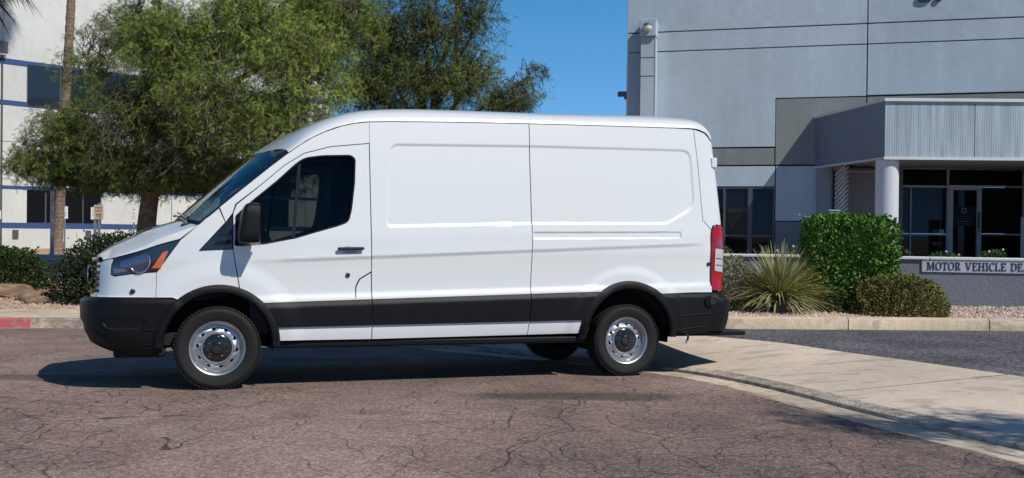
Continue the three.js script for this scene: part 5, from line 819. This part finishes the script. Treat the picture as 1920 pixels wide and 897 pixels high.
// ---------------------------------------------------------------- palms
function palm(label, X, Z, y0, h, r0, r1, lean, fr) {
  const g = group('palm_tree', X, y0, -Z); tag(g, label, 'palm tree');
  const tm = std(1, 1, 1, 0.95, { map: tex(256, (x, y) => { const ring = 0.5 + 0.5 * Math.sin(y * 6.283 * 12 + 2 * fbm(x * 6, y * 12, 2, 0, 231)), k = 0.55 + 0.5 * fbm(x * 18, y * 40, 3, 0, 232) + 0.12 * ring; return [150 * k, 128 * k, 110 * k]; }, true, 1) }); tm.map.repeat.set(2, h / 1.6);
  const rows = Math.round(h * 9); mesh('trunk', gridGeo(18, rows, (i, j) => { const a = i * 6.283, y = j * h, r = (lerp(r0, r1, Math.pow(j, 0.8)) + (y < 0.9 ? 0.16 * r0 / 0.17 * Math.pow(1 - y / 0.9, 2) : 0)) * (1 + 0.05 * ((Math.round(j * rows) % 3) - 1) + (hash(Math.round(i * 18) % 18, Math.round(j * rows), 6) - 0.5) * 0.10); return [lean * y / h + r * Math.cos(a), y - 0.1, r * Math.sin(a)]; }), tm, g);
  const pos = []; const N = fr;
  for (let k = 0; k < N; k++) { const az = k / N * 6.283 + rr(-0.2, 0.2), el = rr(-0.75, 0.9), c = new V3(lean, h, 0), d = new V3(Math.cos(az) * Math.cos(el), Math.sin(el), Math.sin(az) * Math.cos(el)), s = new V3(-Math.sin(az), 0, Math.cos(az)), n = s.clone().cross(d), L = rr(0.8, 1.1), hub = c.clone().addScaledVector(d, L * 0.9);
    const st = [c.clone().addScaledVector(s, 0.02), c.clone().addScaledVector(s, -0.02), hub]; for (const q of st) pos.push(q.x, q.y, q.z);
    for (let f = 0; f < 26; f++) { const t = (f / 25 - 0.5) * 3.4, dir = d.clone().multiplyScalar(Math.cos(t)).addScaledVector(s, Math.sin(t)).addScaledVector(n, 0.1), l = rr(0.75, 1.0) * (0.6 + 0.4 * Math.cos(t * 0.6)), w = 0.028, mid = hub.clone().addScaledVector(dir, l * 0.6), tip = hub.clone().addScaledVector(dir, l).add(new V3(0, -0.28 * rr(0.6, 1.3), 0)), sd = dir.clone().cross(n).normalize(); const a = mid.clone().addScaledVector(sd, w), b = mid.clone().addScaledVector(sd, -w); for (const q of [hub, a, b, a, tip, b]) pos.push(q.x, q.y, q.z); } }
  mesh('fronds', buf(pos), std(0.045, 0.065, 0.022, 0.6), g).userData.kind = 'stuff';
}
palm('tall palm with a ringed tan trunk before the white striped building', -14.70, 31, 0.32, 19, 0.155, 0.11, 0.90, 26);
palm('fan palm with drooping fronds over the sandy bank', -10.35, 17.9, -0.1, 6.5, 0.2, 0.16, 0, 30);
palm('distant slender palm behind the twiggy tree', -3.55, 60, 0.3, 20, 0.19, 0.15, 0, 20);

// ---------------------------------------------------------------- white building with blue stripes
{
  const hall = group('striped_building', -20.27, 0, -38, THREE.MathUtils.degToRad(47)); tag(hall, 'white two storey building with blue stripes and dark tinted windows', 'building');
  const white = std(1, 1, 1, 0.85, { map: wallTex(205, 207, 204, 241, 0.06), bumpMap: stuccoBump, bumpScale: 0.003 }), blue = std(0.025, 0.07, 0.22, 0.7);
  const skyGlass = phys(0.02, 0.03, 0.045, 0.06, { specularIntensity: 1 });
  mesh('wall_core', boxg(-14, 15.9, 0.0, 12.9, -9, -0.2), white, hall);
  const P = (x0, x1, y0, y1, m = white, n = 'wall_panel', z = 0) => mesh(n, uvBox(rbox(x0, x1, y0, y1, -0.19, z, 0.006, 1)), m, hall);
  // panels between window bands, split at the vertical joints
  const joints = [-14, -7.1, 0.05, 7.2, 14.4, 16];
  for (let k = 0; k < joints.length - 1; k++) {
    const a = joints[k] + 0.012, b = joints[k + 1] - 0.012, cut = (y0, y1, holes) => { let x = a; for (const [h0, h1] of holes) { if (h1 <= a || h0 >= b) continue; if (h0 > x) P(x, Math.min(h0, b), y0, y1); x = Math.max(x, h1); } if (x < b) P(x, b, y0, y1); };
    P(a, b, 8.0, 13); cut(6.35, 7.77, [[0.96, 6.2], [8.4, 13.2]]); P(a, b, 4.72, 6.15); cut(2.96, 4.70, [[3.9, 4.6], [5.2, 13.5]]); cut(1.48, 2.82, [[0.99, 4.02], [9.6, 13.4]]); P(a, b, -0.1, 1.26);
    for (const [y0, y1] of [[7.77, 8.0], [6.15, 6.35], [2.82, 2.96], [1.26, 1.48]]) mesh('stripe', rbox(a - 0.01, b + 0.01, y0 + 0.004, y1 - 0.004, -0.18, 0.012, 0.004, 1), blue, hall);
  }
  for (const [x0, x1, y0, y1, n, m] of [[0.96, 6.2, 6.20, 7.9, 4, skyGlass], [8.4, 13.2, 6.35, 7.77, 4, skyGlass], [3.9, 4.6, 2.96, 4.7, 1, tinted], [5.2, 13.5, 2.96, 4.7, 6, tinted], [0.99, 4.02, 1.48, 2.82, 4, tinted], [9.6, 13.4, 1.48, 2.82, 3, tinted]]) {  // long middle band of dark panes added partly for the shade under the tree
    const w = mesh('window', boxg(x0, x1, y0, y1, -0.16, y0 === 6.20 ? 0.03 : -0.06), bronze, hall);
    for (let k = 0; k < n; k++) { const a = lerp(x0, x1, k / n) + 0.03, b = lerp(x0, x1, (k + 1) / n) - 0.03; mesh('pane', boxg(a, b, y0 + 0.03, y1 - 0.03, -0.05, y0 === 6.20 ? 0.04 : -0.045), m, w); }
  }
  // wall lamp by the joint and low vents
  const lamp = mesh('wall_lamp', rbox(-0.35, 0.15, 8.15, 8.62, 0, 0.28, 0.03), bronze, hall); mesh('lamp_lens', rbox(-0.3, 0.1, 8.10, 8.15, 0.03, 0.25, 0.01), whiteEdge, lamp); mesh('conduit', boxg(-0.02, 0.03, 0.3, 8.1, 0, 0.03), bronze, lamp);
  for (const x of [0.45, 3.35]) mesh('vent', rbox(x, x + 0.22, 0.85, 1.2, 0, 0.06, 0.02), bronze, hall);
}
// ---------------------------------------------------------------- signs and lamp by the private drive
const post = std(0.26, 0.27, 0.28, 0.5, { metalness: 0.5 });
function signOnPost(label, X, Z, y0, w, h, yb, face, edge = whiteEdge, grp) {
  const g = group('post_sign', X, y0, -Z); tag(g, label, 'sign', grp); mesh('post', rbox(-0.028, 0.028, -0.05, yb + h + 0.05, -0.05, -0.012, 0.008), post, g); mesh('plate', rbox(-w / 2, w / 2, yb, yb + h, -0.011, 0.0, 0.004), edge, g); const f = new THREE.PlaneGeometry(w * 0.97, h * 0.97); f.translate(0, yb + h / 2, 0.003); mesh('print', f, new THREE.MeshStandardMaterial({ map: face, roughness: 0.6 }), g); return g;
}
const parkFace = textSign(0.3, 0.5, 300, (x, w, h) => { x.fillStyle = '#e9ebea'; x.fillRect(0, 0, w, h); x.fillStyle = '#8d9a97'; for (const [y, l] of [[0.22, 0.55], [0.46, 0.5], [0.66, 0.6]]) x.fillRect(w * (0.5 - l / 2), h * y, w * l, h * 0.07); });
const tenFace = textSign(0.26, 0.38, 500, (x, w, h) => { x.fillStyle = '#cdb28e'; x.fillRect(0, 0, w, h); x.fillStyle = '#2c2018'; x.textAlign = 'center'; x.font = `bold ${h * 0.19}px sans-serif`; x.fillText('SPEED', w / 2, h * 0.24, w * 0.86); x.fillText('LIMIT', w / 2, h * 0.47, w * 0.7); x.font = `bold ${h * 0.42}px sans-serif`; x.fillText('10', w / 2, h * 0.90, w * 0.8); });
const tan = std(0.55, 0.42, 0.27, 0.7);
{
  const s = signOnPost('tan speed limit 10 sign on twin posts behind the large dark bush', -9.27, 21.5, soilY(21.5), 0.215, 0.315, 1.45, tenFace, tan); mesh('post', rbox(-0.09, -0.06, -0.05, 1.78, -0.05, -0.012, 0.008), post, s);
  signOnPost('white parking sign half hidden behind the tan speed limit sign', -16.95, 38.9, 0.45, 0.27, 0.5, 1.2, parkFace);
  signOnPost('white parking sign beside the ringed palm trunk', -18.15, 38.9, 0.45, 0.27, 0.5, 1.22, parkFace);
  signOnPost('white parking sign in front of the blue stripe at the building corner', -20.0, 37.3, 0.42, 0.27, 0.33, 1.2, parkFace);
  signOnPost('small pale sign beside the dark trunk of the broad tree', -15.35, 38.9, 0.45, 0.25, 0.5, 1.1, parkFace);
  const l = group('area_light', -13.9, soilY(29), -29); tag(l, 'white floodlight head on a pole among the tree leaves', 'lamp');
  mesh('pole', cyl(0, 0, 3.4, 0, 0.06, 0.05, 12), post, l); const hd = rbox(-0.55, 0.1, -0.09, 0.09, -0.2, 0.2, 0.04); hd.rotateZ(-0.12); hd.translate(-0.10, 3.46, 0.1); const head = mesh('lamp_head', hd, whiteEdge, l); const ln = rbox(-0.12, 0.12, -0.08, 0.06, -0.18, 0.18, 0.03); ln.rotateZ(-0.3); ln.translate(-0.66, 3.50, 0.1); mesh('lens', ln, bronze, head);
  const c = group('marker_cone', -12.3, soilY(24.5), -24.5); tag(c, 'small orange marker standing beyond the low spreading bush', 'marker'); mesh('body', cyl(0, 0.02, 0.42, 0, 0.09, 0.03, 16), std(0.65, 0.09, 0.02, 0.6), c); mesh('base', rbox(-0.13, 0.13, 0, 0.03, -0.13, 0.13, 0.01), std(0.03, 0.03, 0.03, 0.7), c);
  const t = group('utility_box', 5.42, 0.87, -16.2); tag(t, 'small teal utility box just above the green hedge', 'box'); mesh('body', rbox(-0.09, 0.09, 0.3, 0.84, -0.05, 0.05, 0.015), std(0.10, 0.19, 0.21, 0.6), t); mesh('lid', rbox(-0.10, 0.10, 0.84, 0.87, -0.06, 0.06, 0.01), std(0.22, 0.32, 0.33, 0.6), t); mesh('post', cyl(0, 0, 0.3, 0, 0.03, 0.03, 8), post, t);
}
// private drive behind the bushes, with its kerb
structure(mesh('private_drive', gridGeo(20, 6, (i, j) => { const Z = lerp(23.2, 28.4, j); return [lerp(-30, 4, i), soilY(Z) + 0.035, -Z]; }, (i, j, q) => [q[0], q[2]]), lotAsphalt));
structure(mesh('drive_kerb', gridGeo(20, 3, (i, j) => { const k = Math.round(j * 3), [dz, dy] = [[0, 0], [0.01, 0.16], [0.2, 0.17], [1.3, 0.15]][k]; return [lerp(-30, 4, i), soilY(28.4) + 0.03 + dy, -28.4 - dz]; }, (i, j, q) => [q[0], q[2] + q[1]]), tanConcrete));

renderer.render(scene, camera);
